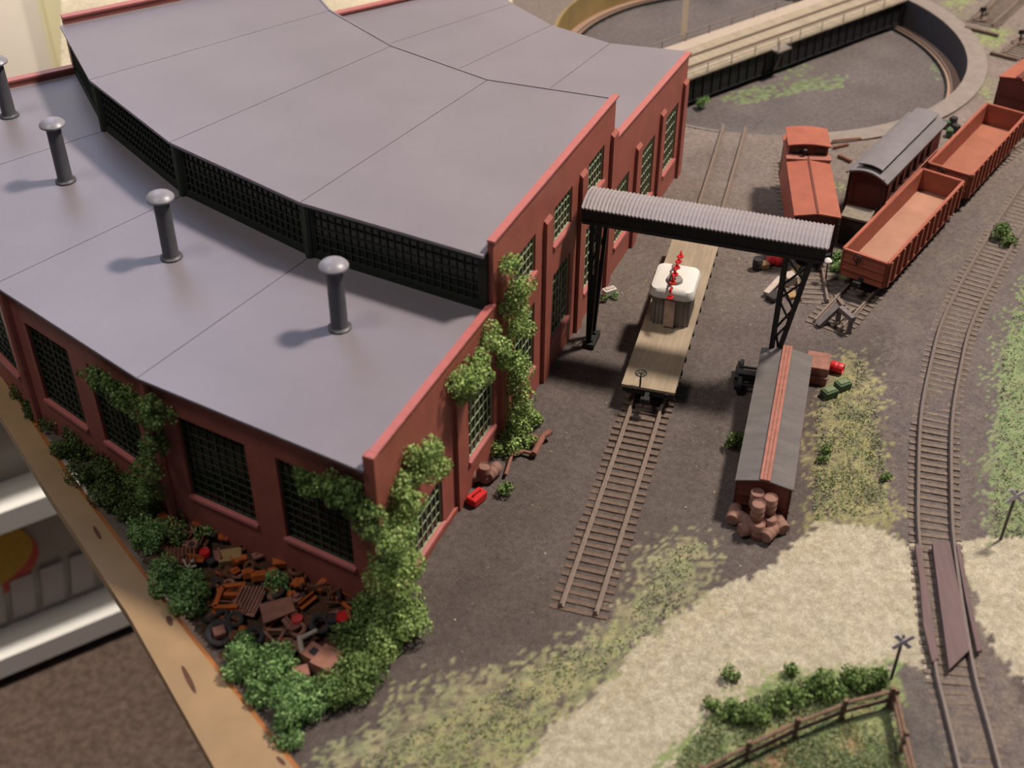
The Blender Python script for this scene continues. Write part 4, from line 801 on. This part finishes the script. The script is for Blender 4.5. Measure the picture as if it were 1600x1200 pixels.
turf('ground_litter', [([(560, 1100), (1000, 400), (1180, 200), (1280, 230), (1340, 480), (1400, 800), (1200, 900), (700, 1150)], 1.0)], 700, [(170, 160, 120), (150, 170, 90), (190, 176, 150)], 'scattered pale specks of ground foam on the dark cinders', .5, 1.0)

# ------------------------------------------------------------------ fence, signs
def fence_run(label, pts):
    P = [Vector(at(x, y, 0)) for x, y in pts]; F = thing('rail_fence', label, 'fence', tuple(P[0]))
    for i, p in enumerate(P):
        q = MB(); q.bar(p+Vector((0, 0, -1)), p+Vector((random.uniform(-.3, .3), 0, 13.5)), 1.9); q.build('post', mFence, F)
        if i:
            a = P[i-1]
            for z in (5, 10.5): q = MB(); q.tube(a+Vector((0, 0, z+random.uniform(-.5, .5))), p+Vector((0, 0, z+random.uniform(-.5, .5))), 1.0, .9, n=7); q.build('rail', mFence, F)
fence_run('brown split rail fence running from the corner post down to the lower left', [(1388, 1103), (1314, 1122), (1241, 1151), (1166, 1187), (1090, 1226), (1020, 1262)])
fence_run('short rail fence leg running from the corner toward the viewer beside the track', [(1394, 1106), (1408, 1172), (1426, 1245)])
def crossbuck(x, y, ty, label):
    h = height_over(x, y, ty); p = at(x, y); S = thing('crossing_sign', label, 'sign', p)
    q = MB(); q.tube((p[0], p[1], -1), (p[0], p[1], h), .8, n=8); q.build('post', mat('sign_post', (88, 78, 76), rough=.7), S)
    q = MB(); q.rbox((p[0], p[1]-1.1, h-3), (12, .6, 2.2), ay=PI/4); q.rbox((p[0], p[1]-1.6, h-3), (12, .5, 2.2), ay=-PI/4); q.build('crossbuck', mat('sign_white', (200, 190, 200), rough=.6, var=.05), S)
crossbuck(1564, 841, 766, 'white crossbuck sign on post in green turf right of the track')
crossbuck(1393, 1058, 993, 'white crossbuck sign on post beside the fence corner')

# ------------------------------------------------------------------ barrels, cans and yard clutter
def barrel_proto(m, name='barrel', r=3.6, h=10.4):
    q = MB(); q.lathe((0, 0, 0), [(r*.95, 0), (r, .3), (r, h*.3), (r*1.06, h*.33), (r, h*.36), (r, h*.63), (r*1.06, h*.66), (r, h*.69), (r, h-.3), (r*.95, h), (r*.86, h-.1), (r*.84, h-.6), (.2, h-.6)], 18)
    return q
def barrel(x, y, zt, m, label, lying=None, group=None, r=3.6, h=10.4, base=None):
    z = base if base is not None else 0
    p = at(x, y, z+(h if lying is None else r)); q = barrel_proto(m, r=r, h=h)
    if lying is not None:
        R_ = Matrix.Rotation(lying, 3, 'Z') @ Matrix.Rotation(PI/2, 3, 'Y'); q.v = [tuple(Vector((p[0], p[1], z+r))+R_ @ Vector((v[0], v[1], v[2]-h/2))) for v in q.v]
    else: q.v = [(v[0]+p[0], v[1]+p[1], v[2]+z) for v in q.v]
    o = q.build('barrel', m, smooth=True); return tag(o, label, 'barrel', group)
g = 'rusty barrels at the end of the grounded boxcar'
UP = [('upright rusty barrel on top of the pile, touching the boxcar end', 1184, 769), ('upright rusty barrel on top of the pile, rightmost of the upper three', 1205, 777), ('upright rusty barrel on top of the pile, nearest of the upper three', 1186, 787)]
for lab, x, y in UP:
    o = barrel(x, y, 0, mBarrel, lab, group=g, base=10.2)
for lab, x, y in (('rusty barrel beneath the upper three, against the boxcar end', 1184, 801), ('rusty barrel beneath the upper three, on the right', 1205, 808), ('rusty barrel beneath the upper three, in front', 1186, 817)):
    barrel(x, y, 0, mBarrel, lab, group=g, base=-.2)
barrel(1147, 803, 0, mBarrel, 'rusty barrel lying on its side at the far left of the pile', lying=1.2, group=g)
barrel(1163, 812, 0, mBarrel, 'rusty barrel lying on its side between left end and middle of the pile', lying=2.4, group=g)
barrel(1203, 832, 0, mBarrel, 'rusty barrel lying nearest the viewer in front of the pile', lying=.9, group=g)
barrel(1218, 818, 0, mBarrel, 'rusty barrel lying at the right end of the pile', lying=1.9, group=g)
barrel(1170, 826, 0, mBarrel, 'rusty barrel lying half hidden at the front left of the pile', lying=.3, group=g)
g2 = 'rusty barrels by the long brick wall'
barrel(748, 742, 0, mBarrel, 'brown barrel at the foot of the long wall, left of its two neighbours', lying=.3, group=g2); barrel(770, 737, 0, mBarrel, 'brown barrel at the foot of the long wall, rightmost of three', lying=1.0, group=g2)
barrel(758, 728, 0, mBarrel, 'brown barrel at the foot of the long wall, behind its two neighbours', group=g2)
def block(name, c, size, az, m, label, cat, ax=0, ay=0, group=None, lid=None, handle=False):
    q = MB(); R_ = Matrix.Rotation(az, 3, 'Z') @ Matrix.Rotation(ay, 3, 'Y') @ Matrix.Rotation(ax, 3, 'X')
    rloft(q, [(size[0]/2-.4, size[1]/2-.4, -size[2]/2), (size[0]/2, size[1]/2, -size[2]/2+.4), (size[0]/2, size[1]/2, size[2]/2-.4), (size[0]/2-.4, size[1]/2-.4, size[2]/2)], .8, 2)
    q.v = [tuple(Vector((c[0], c[1], c[2]+size[2]/2))+R_ @ Vector(v)) for v in q.v]; o = q.build(name, m); tag(o, label, cat, group)
    if lid is not None:
        k = MB(); k.rbox((c[0], c[1], c[2]+size[2]+.2), (size[0]*.7, size[1]*.6, .8), az=az); k.build('lid', lid, o)
    if handle:
        k = MB(); t = c[2]+size[2]; u = Vector((math.cos(az), math.sin(az), 0))*size[0]*.28; cc = Vector((c[0], c[1], t)); k.bar(cc-u, cc-u+Vector((0, 0, 1.6)), .8); k.bar(cc+u, cc+u+Vector((0, 0, 1.6)), .8); k.bar(cc-u+Vector((0, 0, 1.6)), cc+u+Vector((0, 0, 1.6)), .8); k.build('handle', m, o)
    return o
block('fuel_can', at(745, 778, 2), (11, 6.5, 5), .9, mRed, 'bright red can on the cinders at the foot of the long wall', 'can', handle=True).location.z -= 0.002
p = at(1279, 562, 12); block('crate', (p[0], p[1], 6), (14, 17, 6), BXH-1.57, mRustP, 'brown crate right of the grounded boxcar, topmost of two', 'crate')
block('crate', (p[0], p[1]-1, -.2), (14, 17, 6), BXH-1.62, mRustP, 'brown crate right of the grounded boxcar, under another crate', 'crate')
barrel(1308, 574, 0, mRed, 'red drum lying beside the brown crates right of the boxcar', lying=-.5, r=3.4, h=8)
for x, y, lab in ((1296, 612, 'dark green crate near the red drum, left of its twin'), (1317, 600, 'dark green crate near the red drum, right of its twin')):
    p = at(x, y, 3); block('crate', (p[0], p[1], -.2), (9, 7, 5), .5, mGreenC, lab, 'crate', lid=mat('crate_lid', (104, 116, 84), rough=.8))
p = at(1340, 334, 22); q = MB(); q.rbox((p[0], p[1], 10.5), (18, 15, 21), az=-.45); o = q.build('shed', mDark); tag(o, 'small dark shed with flat gray brown roof beside the coach', 'shed'); q = MB(); q.rbox((p[0], p[1], 21.8), (20, 17, 1.6), az=-.45); q.build('roof', mat('shed_roof', (122, 112, 98), rough=.8), o); q = MB(); q.rbox((p[0]-3.5, p[1]-7.4, 7), (6, .8, 13), az=-.45); q.build('door', mBlack, o)
p = at(952, 454, 3); block('white_box', (p[0], p[1], -.2), (9, 5, 5), .5, mWhite, 'small white box by the wall near the left crane leg', 'box', lid=mPale)
foliage('shrub', [gb(945, 466, 2.5), gb(962, 462, 2.2)], 'fresh', 'tiny green tufts around the small white box')
# bent pipe by the wall
def pipe(name, pts, r, m, label, cat='pipe', group=None):
    q = MB()
    for a, b_ in zip(pts[:-1], pts[1:]): q.tube(a, b_, r, n=9)
    return tag(q.build(name, m), label, cat, group)
pipe('bent_pipe', [at(790, 742, 1.5), at(800, 710, 2), at(818, 705, 2), at(835, 710, 2), at(845, 690, 3)], 1.0, mRustP, 'thin rusty bent pipe lying beside the wall vine', 'pipe')
pipe('elbow_pipe', [at(834, 710, 2.4), at(848, 682, 4), at(861, 674, 5)], 1.9, mat('rust_red', (138, 90, 76), rough=.8), 'thick reddish elbow pipe lying at the end of the thin pipe', 'pipe')
pipe('bracket', [at(828, 680, 4), at(838, 682, 3), at(832, 694, 2)], .9, mat('rust_red', (138, 90, 76)), 'small reddish bracket tangled in the wall vine', 'bracket')
# clutter behind the crane's right leg
barrel(1185, 404, 0, mDark, 'dark drum standing left of the tan sack behind the crane', r=3.4, h=8)
p = at(1192, 412, 3); block('sack', (p[0], p[1], -.2), (9, 6, 4), .2, mTan, 'tan sack between the dark drum and the red drums', 'sack')
barrel(1206, 407, 0, mRed, 'red drum behind the crane leg, left one of the pair', lying=.1, r=3, h=7); barrel(1219, 408, 0, mRed, 'red drum behind the crane leg, right one of the pair', lying=.2, r=3, h=7)
q = MB(); a_, b_ = Vector(at(1197, 458, 3)), Vector(at(1220, 434, 4)); q.bar(a_, b_, 4, 1.4); tag(q.build('plank', mPale), 'pale plank leaning on dark scrap left of the crane leg', 'plank')
p = at(1210, 463, 2); block('scrap_block', (p[0], p[1], -.2), (10, 7, 4), .7, mDark, 'dark scrap block beneath the pale plank', 'scrap')
p = at(1234, 434, 4); block('scrap_block', (p[0], p[1], -.2), (8, 8, 7), .4, mPale, 'pale gray box seen through the crane leg lattice', 'scrap')
p = at(1243, 420, 2); block('scrap_block', (p[0], p[1], -.2), (10, 4, 3), 1.0, mTan, 'tan block seen through the upper crane leg lattice', 'scrap')
p = at(1237, 460, 2); block('scrap_block', (p[0], p[1], -.2), (6, 8, 3), .2, mTan, 'tan block seen through the lower crane leg lattice', 'scrap')
p = at(1290, 440, 0); S = thing('yard_lamp', 'thin dark pole with small white head right of the crane leg', 'lamp', p); h_ = height_over(1288, 437, 405); q = MB(); q.tube((p[0], p[1], -1), (p[0]-1, p[1], h_), .5, n=6); q.build('pole', mBlack, S); q = MB(); q.lathe((p[0]-1, p[1], h_-1), [(2.4, 0), (2.8, 1.5), (1.4, 3), (.3, 3.6)], 12); q.build('lamp_head', mWhite, S)
# bumper at the end of the gondola track
a_ = Vector(at(1278, 508, 1)); b_ = Vector(at(1310, 478, 12))
BP = thing('track_bumper', 'gray timber track bumper at the near end of the gondola track', 'bumper', tuple(a_)); q = MB(); q.bar(a_, b_, 4.5, 3); q.build('brace', mat('old_timber', (110, 100, 98), rough=.85, var=.2), BP)
q = MB(); u = (b_-a_); u.z = 0; u.normalize(); n = Vector((-u.y, u.x, 0)); q.bar(b_-n*2+Vector((0, 0, -.5)), b_+n*-16+Vector((0, 0, -.5)), 3.4, 3.4); q.build('cross_beam', mat('old_timber', (110, 100, 98)), BP)
for k in (-2, -14): q = MB(); e = b_+n*k; q.bar(e, (e.x, e.y, -1), 2.6); q.build('post', mat('old_timber', (110, 100, 98)), BP)
for (x0, y0, x1, y1, lab) in ((1300, 510, 1335, 482, 'loose gray timber on the ground right of the track bumper'), (1318, 478, 1305, 462, 'short loose timber behind the track bumper')):
    q = MB(); q.bar(at(x0, y0, 1), at(x1, y1, 1), 2.4, 2); tag(q.build('timber', mTieD), lab, 'timber')
p = at(1174, 592, 4); T_ = thing('wheel_truck', 'loose black wheel truck on the left side of the grounded boxcar', 'wheel truck', (p[0]+2.5, p[1], -4), 1.35, world=False); bogie('frame', 0, T_)
# switch stands at the top right
for x, y, lab in ((1532, 32, 'dark switch stand at the top right corner'), (1592, 68, 'dark switch stand right of the top corner, above the brown boxcar')):
    p = at(x, y, 0); S = thing('switch_stand', lab, 'switch stand', p)
    q = MB(); q.box(p[0]-6, p[0]+6, p[1]-4, p[1]+4, -.4, 1.6); q.build('base', mTie, S); q = MB(); q.tube((p[0], p[1], 1), (p[0], p[1], 13), .9, n=8); q.rbox((p[0], p[1], 11), (6, .6, 4)); q.build('mast', mBlack, S); q = MB(); q.bar((p[0], p[1], 4), (p[0]+6, p[1]-2, 8), .9); q.build('lever', mBlack, S)
for x0, y0, x1, y1, lab in ((1508, 42, 1560, 55, 'long dark headblock tie near the upper switch stand'), (1548, 82, 1590, 93, 'long dark headblock tie nearer the brown boxcar')):
    q = MB(); q.bar(at(x0, y0, 1), at(x1, y1, 1), 4, 2.5); tag(q.build('timber', mTie), lab, 'timber')
for x0, y0, x1, y1, lab in ((1300, 221, 1345, 217, 'rusty rod lying between caboose and turntable rim'), (1302, 231, 1325, 226, 'short brown timber lying right of the caboose cupola'), (1310, 243, 1330, 252, 'short timber between caboose and coach')):
    q = MB(); q.bar(at(x0, y0, 1), at(x1, y1, 1), 2.2, 2); tag(q.build('timber', mRust), lab, 'timber')
for k, (x, y) in enumerate(((1478, 192), (1490, 186), (1484, 205), (1494, 198))):
    p = at(x, y, 4); block('scrap_block', (p[0], p[1], -.2), (6, 5, 6), k*.7, mDark if k % 2 else mGreenC, ['green block in the clutter between coach and rim, farthest left', 'dark block in the clutter between coach and rim, farthest back', 'green block in the clutter between coach and rim, nearest', 'dark block in the clutter between coach and rim, farthest right'][k], 'scrap')

# ------------------------------------------------------------------ scrap pile behind the building
def sc(x, y, z=2.0): return Vector(at(x, y, z))
def ring_thing(name, x, y, R_, r, m, label, cat, ax=(0, 0, 1), z=2.0, group=None):
    q = MB(); q.ring(sc(x, y, z), R_, r, n=20, k=8, ax=ax); return tag(q.build(name, m, smooth=True), label, cat, group)
F_ = MB(); c = sc(345, 935, 4)
for a_, b_ in (((335, 950), (348, 918)), ((348, 918), (384, 914)), ((335, 950), (372, 949)), ((350, 930), (375, 930))): F_.bar(sc(*a_, 5), sc(*b_, 5), 2.4, 2.4)
tag(F_.build('engine_stand', mOrange), 'rust orange open engine stand at the left of the scrap pile', 'stand')
R1 = MB(); p = sc(388, 940, 4); R1.rbox(p, (13, 15, 1.5), ax=.25, az=-.3)
for i in range(7): R1.rbox((p[0]-5.4+i*1.8, p[1]+.2, p[2]+1.2), (.8, 15, 1.4), ax=.25, az=-.3)
tag(R1.build('radiator', mRustP), 'ribbed grayish radiator panel right of the orange frame', 'radiator')
q = MB(); q.slab([sc(405, 945, 5)[:2], sc(455, 932, 5)[:2], sc(462, 955, 5)[:2], sc(412, 975, 5)[:2]], 4, 5.4); tag(q.build('steel_plate', mRustP), 'large flat brown steel plate in the middle of the scrap pile', 'plate')
barrel(537, 962, 0, mRed, 'red drum standing at the right side of the scrap pile', r=3.8, h=8); barrel(464, 965, 0, mat('pink_red', (196, 70, 66)), 'faded pinkish red drum right of the large plate', r=3.0, h=7); barrel(319, 861, 0, mRed, 'small red drum at the upper left of the scrap pile', r=2.8, h=7)
barrel(519, 965, 0, mDark, 'dark gray drum beside the red drum on the right', r=3.4, h=7)
p = sc(360, 870, 3); block('wooden_box', (p[0], p[1], 0), (12, 9, 5), .2, mTan, 'tan wooden box in the upper scrap pile', 'box')
block('cut_drum', (*sc(333, 873, 2)[:2], 0), (8, 6, 3.5), .9, mDark, 'dark gray oblong tank beside the tan box', 'tank')
for x, y, R_, r, lab in ((398, 994, 3.8, 1.5, 'gray rubber tire in the lower middle of the scrap pile'), (500, 975, 4.2, 1.6, 'dark rubber tire right of the large plate'), (343, 990, 5.4, 1.7, 'large tire at the lower left of the scrap pile'), (367, 968, 3.2, 1.3, 'small tire below the orange frame')):
    ring_thing('tire', x, y, R_, r, mTire, lab, 'tire', ax=(.2, -.3, 1), z=3)
block('valve_box', (*sc(343, 988, 4)[:2], 2), (6, 6, 4), .4, mRustP, 'pinkish gearbox lying in the large tire', 'gearbox')
pipe('forked_bracket', [sc(468, 995, 5), sc(472, 1022, 4)], 1.4, mPale, 'pale forked bracket lower right in the scrap pile, upright arm', 'bracket'); pipe('forked_bracket', [sc(465, 1000, 5), sc(495, 985, 6)], 1.2, mPale, 'pale rod crossing the forked bracket', 'rod')
q = MB(); p = sc(512, 1035, 4); q.rbox((p.x, p.y, 4), (11, 13, 8), az=-.5); tag(q.build('machine_box', mRustP), 'pinkish brown box, larger of the two at the front of the scrap pile', 'box')
q = MB(); p = sc(492, 1026, 3); q.rbox((p.x, p.y, 3.4), (10, 9, 6.8), az=-.6); o = q.build('machine_box', mRustP); tag(o, 'pinkish brown box with square dark opening at the front of the scrap pile', 'box'); q = MB(); q.rbox((p.x, p.y, 6.7), (4, 4, .6), az=-.6); q.build('opening', mBlack, o)
p = sc(470, 1054, 3); block('machine_box', (p.x, p.y, 0), (8, 7, 6), .3, mRustP, 'small pinkish block at the front left of the holed box', 'block')
p = sc(508, 1056, 2); block('machine_box', (p.x, p.y, 0), (7, 5, 4), .1, mRustP, 'small pinkish block just in front of the larger box', 'block')
q = MB(); p = sc(283, 870, 4); q.rbox((p.x, p.y, 4), (16, 12, 1.2), ay=.1, az=.2)
for i in range(8): q.rbox((p.x-7+i*2, p.y, 5), (.9, 12, 1), az=.2)
tag(q.build('corrugated_sheet', mRust), 'dark ribbed metal sheet at the left of the scrap pile', 'sheet')
p = sc(292, 885, 5); q = MB()
for k in range(6): a = k*1.05; q.tube((p.x, p.y, 4), (p.x+5*math.cos(a), p.y+5*math.sin(a), 5.5), .6, n=6)
tag(q.build('pale_spider', mPale), 'small pale spiky casting on the ribbed metal sheet', 'casting')
q = MB(); q.bar(sc(393, 845, 3), sc(408, 832, 5), 4.5, 1.5); tag(q.build('pale_plate', mPale), 'pale plate leaning at the top of the scrap pile below the brick wall', 'plate')
for x, y, w_, h_, a, lab in ((388, 896, 6, 5, .3, 'orange rusty box above the green tuft, left of its twin'), (405, 900, 8, 5, .2, 'orange rusty box above the green tuft, right of its twin'), (507, 912, 5, 11, -.6, 'long orange rusty box near the brick base at the right'), (467, 912, 6, 5, .3, 'small orange box between tuft and long orange box'), (375, 875, 8, 4, .3, 'rusty orange slab right of the tan box'), (440, 880, 9, 4, .1, 'rounded orange casting in the upper right of the pile'), (530, 880, 5, 5, .3, 'small orange casting at the right end below the window'), (500, 890, 6, 4, .9, 'small orange wedge beside the long orange box'),
        (235, 820, 7, 4, .5, 'orange slab at the far left of the pile beside shrubs'), (258, 812, 5, 9, .8, 'tan orange slab standing among the left shrubs')):
    p = sc(x, y, 3); block('rusty_box', (p.x, p.y, 1), (w_, h_, 4), a, mOrange, lab, 'scrap', ax=random.uniform(-.3, .3))
q = MB(); p = sc(430, 985, 4)
for a_, b_ in (((412, 985), (432, 1008)), ((432, 1008), (445, 985)), ((445, 985), (412, 985))): q.bar(sc(*a_, 4), sc(*b_, 4), 1.4, 1.4)
tag(q.build('triangle_frame', mRustP), 'rusty triangular frame just below the large plate', 'frame')
ring_thing('coil', 365, 955, 3.6, 1.0, mRust, 'brown coil of rod below the orange frame', 'coil'); ring_thing('gear_wheel', 485, 972, 3.0, 1.0, mRust, 'rusty gear wheel between pink drum and dark tire', 'gear')
# the many small anonymous pieces
SC_POLY = gpoly([(255, 800), (300, 790), (420, 850), (545, 905), (550, 960), (520, 1010), (440, 1030), (350, 1005), (300, 960), (320, 910), (262, 870)])
def rnd_pt():
    xs = [p[0] for p in SC_POLY]; ys = [p[1] for p in SC_POLY]
    while True:
        x = random.uniform(min(xs), max(xs)); y = random.uniform(min(ys), max(ys))
        if inside(np.array([x]), np.array([y]), SC_POLY)[0]: return x, y
kinds = {}
def bars():
    q = MB(); q.bar((-6, 0, .8), (6, 0, .8), 1.3, 1.3); return q
def plates(): q = MB(); q.rbox((0, 0, .6), (7, 5, .9)); q.rbox((0, 0, 1.2), (5, .6, .6)); return q
def castings(): q = MB(); q.lathe((0, 0, 0), [(2.6, 0), (2.8, 1), (1.6, 1.6), (1.6, 3), (.6, 3)], 12); return q
def rings_(): q = MB(); q.ring((0, 0, 1), 2.6, .9, n=14, k=6); return q
def angles(): q = MB(); q.box(-4.5, 4.5, -1.4, 1.4, 0, .7); q.box(-4.5, 4.5, -1.4, -.7, 0, 2.8); return q
specs = [('scrap_bar', bars, 34, 'rusty bar among the heaped scrap behind the building', 'scrap bars in the junk pile', 'bar', (mRust, mOrange, mDark)),
         ('scrap_plate', plates, 24, 'small rusty plate among the heaped scrap behind the building', 'scrap plates in the junk pile', 'plate', (mRust, mRustP, mOrange)),
         ('scrap_casting', castings, 20, 'small rusty round casting among the heaped scrap behind the building', 'scrap castings in the junk pile', 'casting', (mRust, mRustP, mOrange)),
         ('scrap_ring', rings_, 20, 'small rusty ring among the heaped scrap behind the building', 'scrap rings in the junk pile', 'ring', (mRust, mTire, mRustP)),
         ('scrap_angle', angles, 26, 'rusty angle iron among the heaped scrap behind the building', 'angle irons in the junk pile', 'angle iron', (mRust, mOrange, mRustP))]
for nm, fn_, cnt, lab, grp, cat, ms in specs:
    protos = []
    for m in ms:
        o = fn_().build(nm, m); tag(o, lab, cat, grp); protos.append(o)
    for k in range(cnt):
        x, y = rnd_pt(); o = protos[k % 3] if k < 3 else protos[k % 3].copy()
        if k >= 3: COL.objects.link(o)
        o.location = (x*K, y*K, random.uniform(.2, 4)*K); o.rotation_euler = (random.uniform(-.4, .4), random.uniform(-.5, .5), random.uniform(0, 6.28)); s = random.uniform(.7, 1.25); o.scale = (s, s, s)

# ------------------------------------------------------------------ room around the layout
q = MB(); q.box(-3500, 2500, -1500, 4500, -925, -905); tag(q.build('floor', mCarpet), kind='structure')
# storage drawer cart on the carpet: white frames with a ledge, clear drawer fronts
ZB0 = -885.0
L0, L1 = Vector(at(0, 1061, ZB0)), Vector(at(196, 979, ZB0)); u = (L1-L0).normalized(); n = Vector((-u.y, u.x, 0)); n = n if n.y > 0 else -n
up_z = on_wall(L0, L1, 0, 836)[1]; L0 = L0-u*420; L1 = L1+u*260
DC = thing('drawer_cart', 'white plastic storage drawer cart with clear drawers on the brown carpet', 'drawer cart', ((L0.x+L1.x)/2, (L0.y+L1.y)/2, -905))
def cbox(i, o, z0, z1, name, m, parent=None, a=0.0, b_=0.0):
    q = MB(); A_, B_ = L0+u*a, L1-u*b_; ps = (A_+n*i, B_+n*i, B_+n*o, A_+n*o); q.hexa([(p.x, p.y, z0) for p in ps], [(p.x, p.y, z1) for p in ps]); return q.build(name, m, parent or DC)
mClear = mat('clear_drawer', (156, 146, 134), rough=.3, var=.08, scale=8)
RH_ = 33; gap = up_z-ZB0
cbox(0, 420, ZB0, ZB0+RH_, 'frame_rail', mWhite); cbox(0, 420, ZB0+gap, ZB0+gap+RH_, 'frame_rail', mWhite); cbox(0, 420, ZB0+2*gap, ZB0+2*gap+RH_, 'frame_rail', mWhite)
cbox(60, 380, -905, ZB0, 'base', mBlack)
for k in (0, 1):
    z0 = ZB0+k*gap+RH_; d_ = cbox(56, 400, z0, z0+gap-RH_, 'drawer', mClear, a=6, b_=6)
    if k == 0:
        c0 = Vector(at(0, 905, z0+90)); c0 = L0+u*((c0-L0).dot(u)); P3 = lambda s_, z, o: tuple(c0+u*s_+n*(55-o)+Vector((0, 0, z-c0.z)))
        def lens(cx, cz, rx, rz_, o, m, nm):
            q = MB(); r_ = [(cx+rx*math.cos(t), cz+rz_*math.sin(t)) for t in [2*PI*i/28 for i in range(28)]]; q.hexa([P3(a, z, 0) for a, z in r_], [P3(a, z, o) for a, z in r_]); return q.build(nm, m, d_)
        lens(-35, z0+118, 92, 62, 2.5, mat('label_red', (178, 62, 48), rough=.5), 'red_patch'); lens(-38, z0+132, 90, 58, 3.5, mat('label_yellow', (176, 136, 26), rough=.5), 'yellow_patch')
        for k2 in range(4):
            q = MB(); a0 = 20+k2*40; q.hexa([P3(a0-60, z0+12, 0), P3(a0-30, z0+12, 0), P3(a0-30, z0+12, 4), P3(a0-60, z0+12, 4)], [P3(a0-50, z0+78, 0), P3(a0-20, z0+78, 0), P3(a0-20, z0+78, 4), P3(a0-50, z0+78, 4)]); q.build('drawer_rib', mat('rib_gray', (172, 160, 152), rough=.5, var=.05), d_)
# the room beyond: white door with a pale frame in a cream wall
YW = 1800.0
def at_y(x, y, Y0): d = _F + _R*(x-800)/F_PX - _U*(y-600)/F_PX; t = Y0/d[1]; return (float(d[0]*t), Y0, float(CAM_H+d[2]*t))
xd0 = at_y(-160, 60, YW)[0]; xd1 = (at_y(62, 0, YW)[0]+at_y(84, 100, YW)[0])/2; xs1 = xd1+42
q = MB(); q.box(-2600, 2400, YW+30, YW+60, -905, 900); tag(q.build('wall_back', mat('wall_cream', (214, 204, 178), rough=.8, var=.05, scale=4)), kind='structure')
q = MB(); q.box(xd0-400, xd1, YW, YW+28, -904, 700); tag(q.build('door_1', mCream), kind='structure')
q = MB(); q.box(xd1+1, xs1, YW-8, YW+28, -904, 700); q.box(xd1+1, xd1+8, YW-14, YW-8, -904, 700); tag(q.build('trim_3', mCreamY), kind='structure')
print('objects', len(bpy.data.objects))
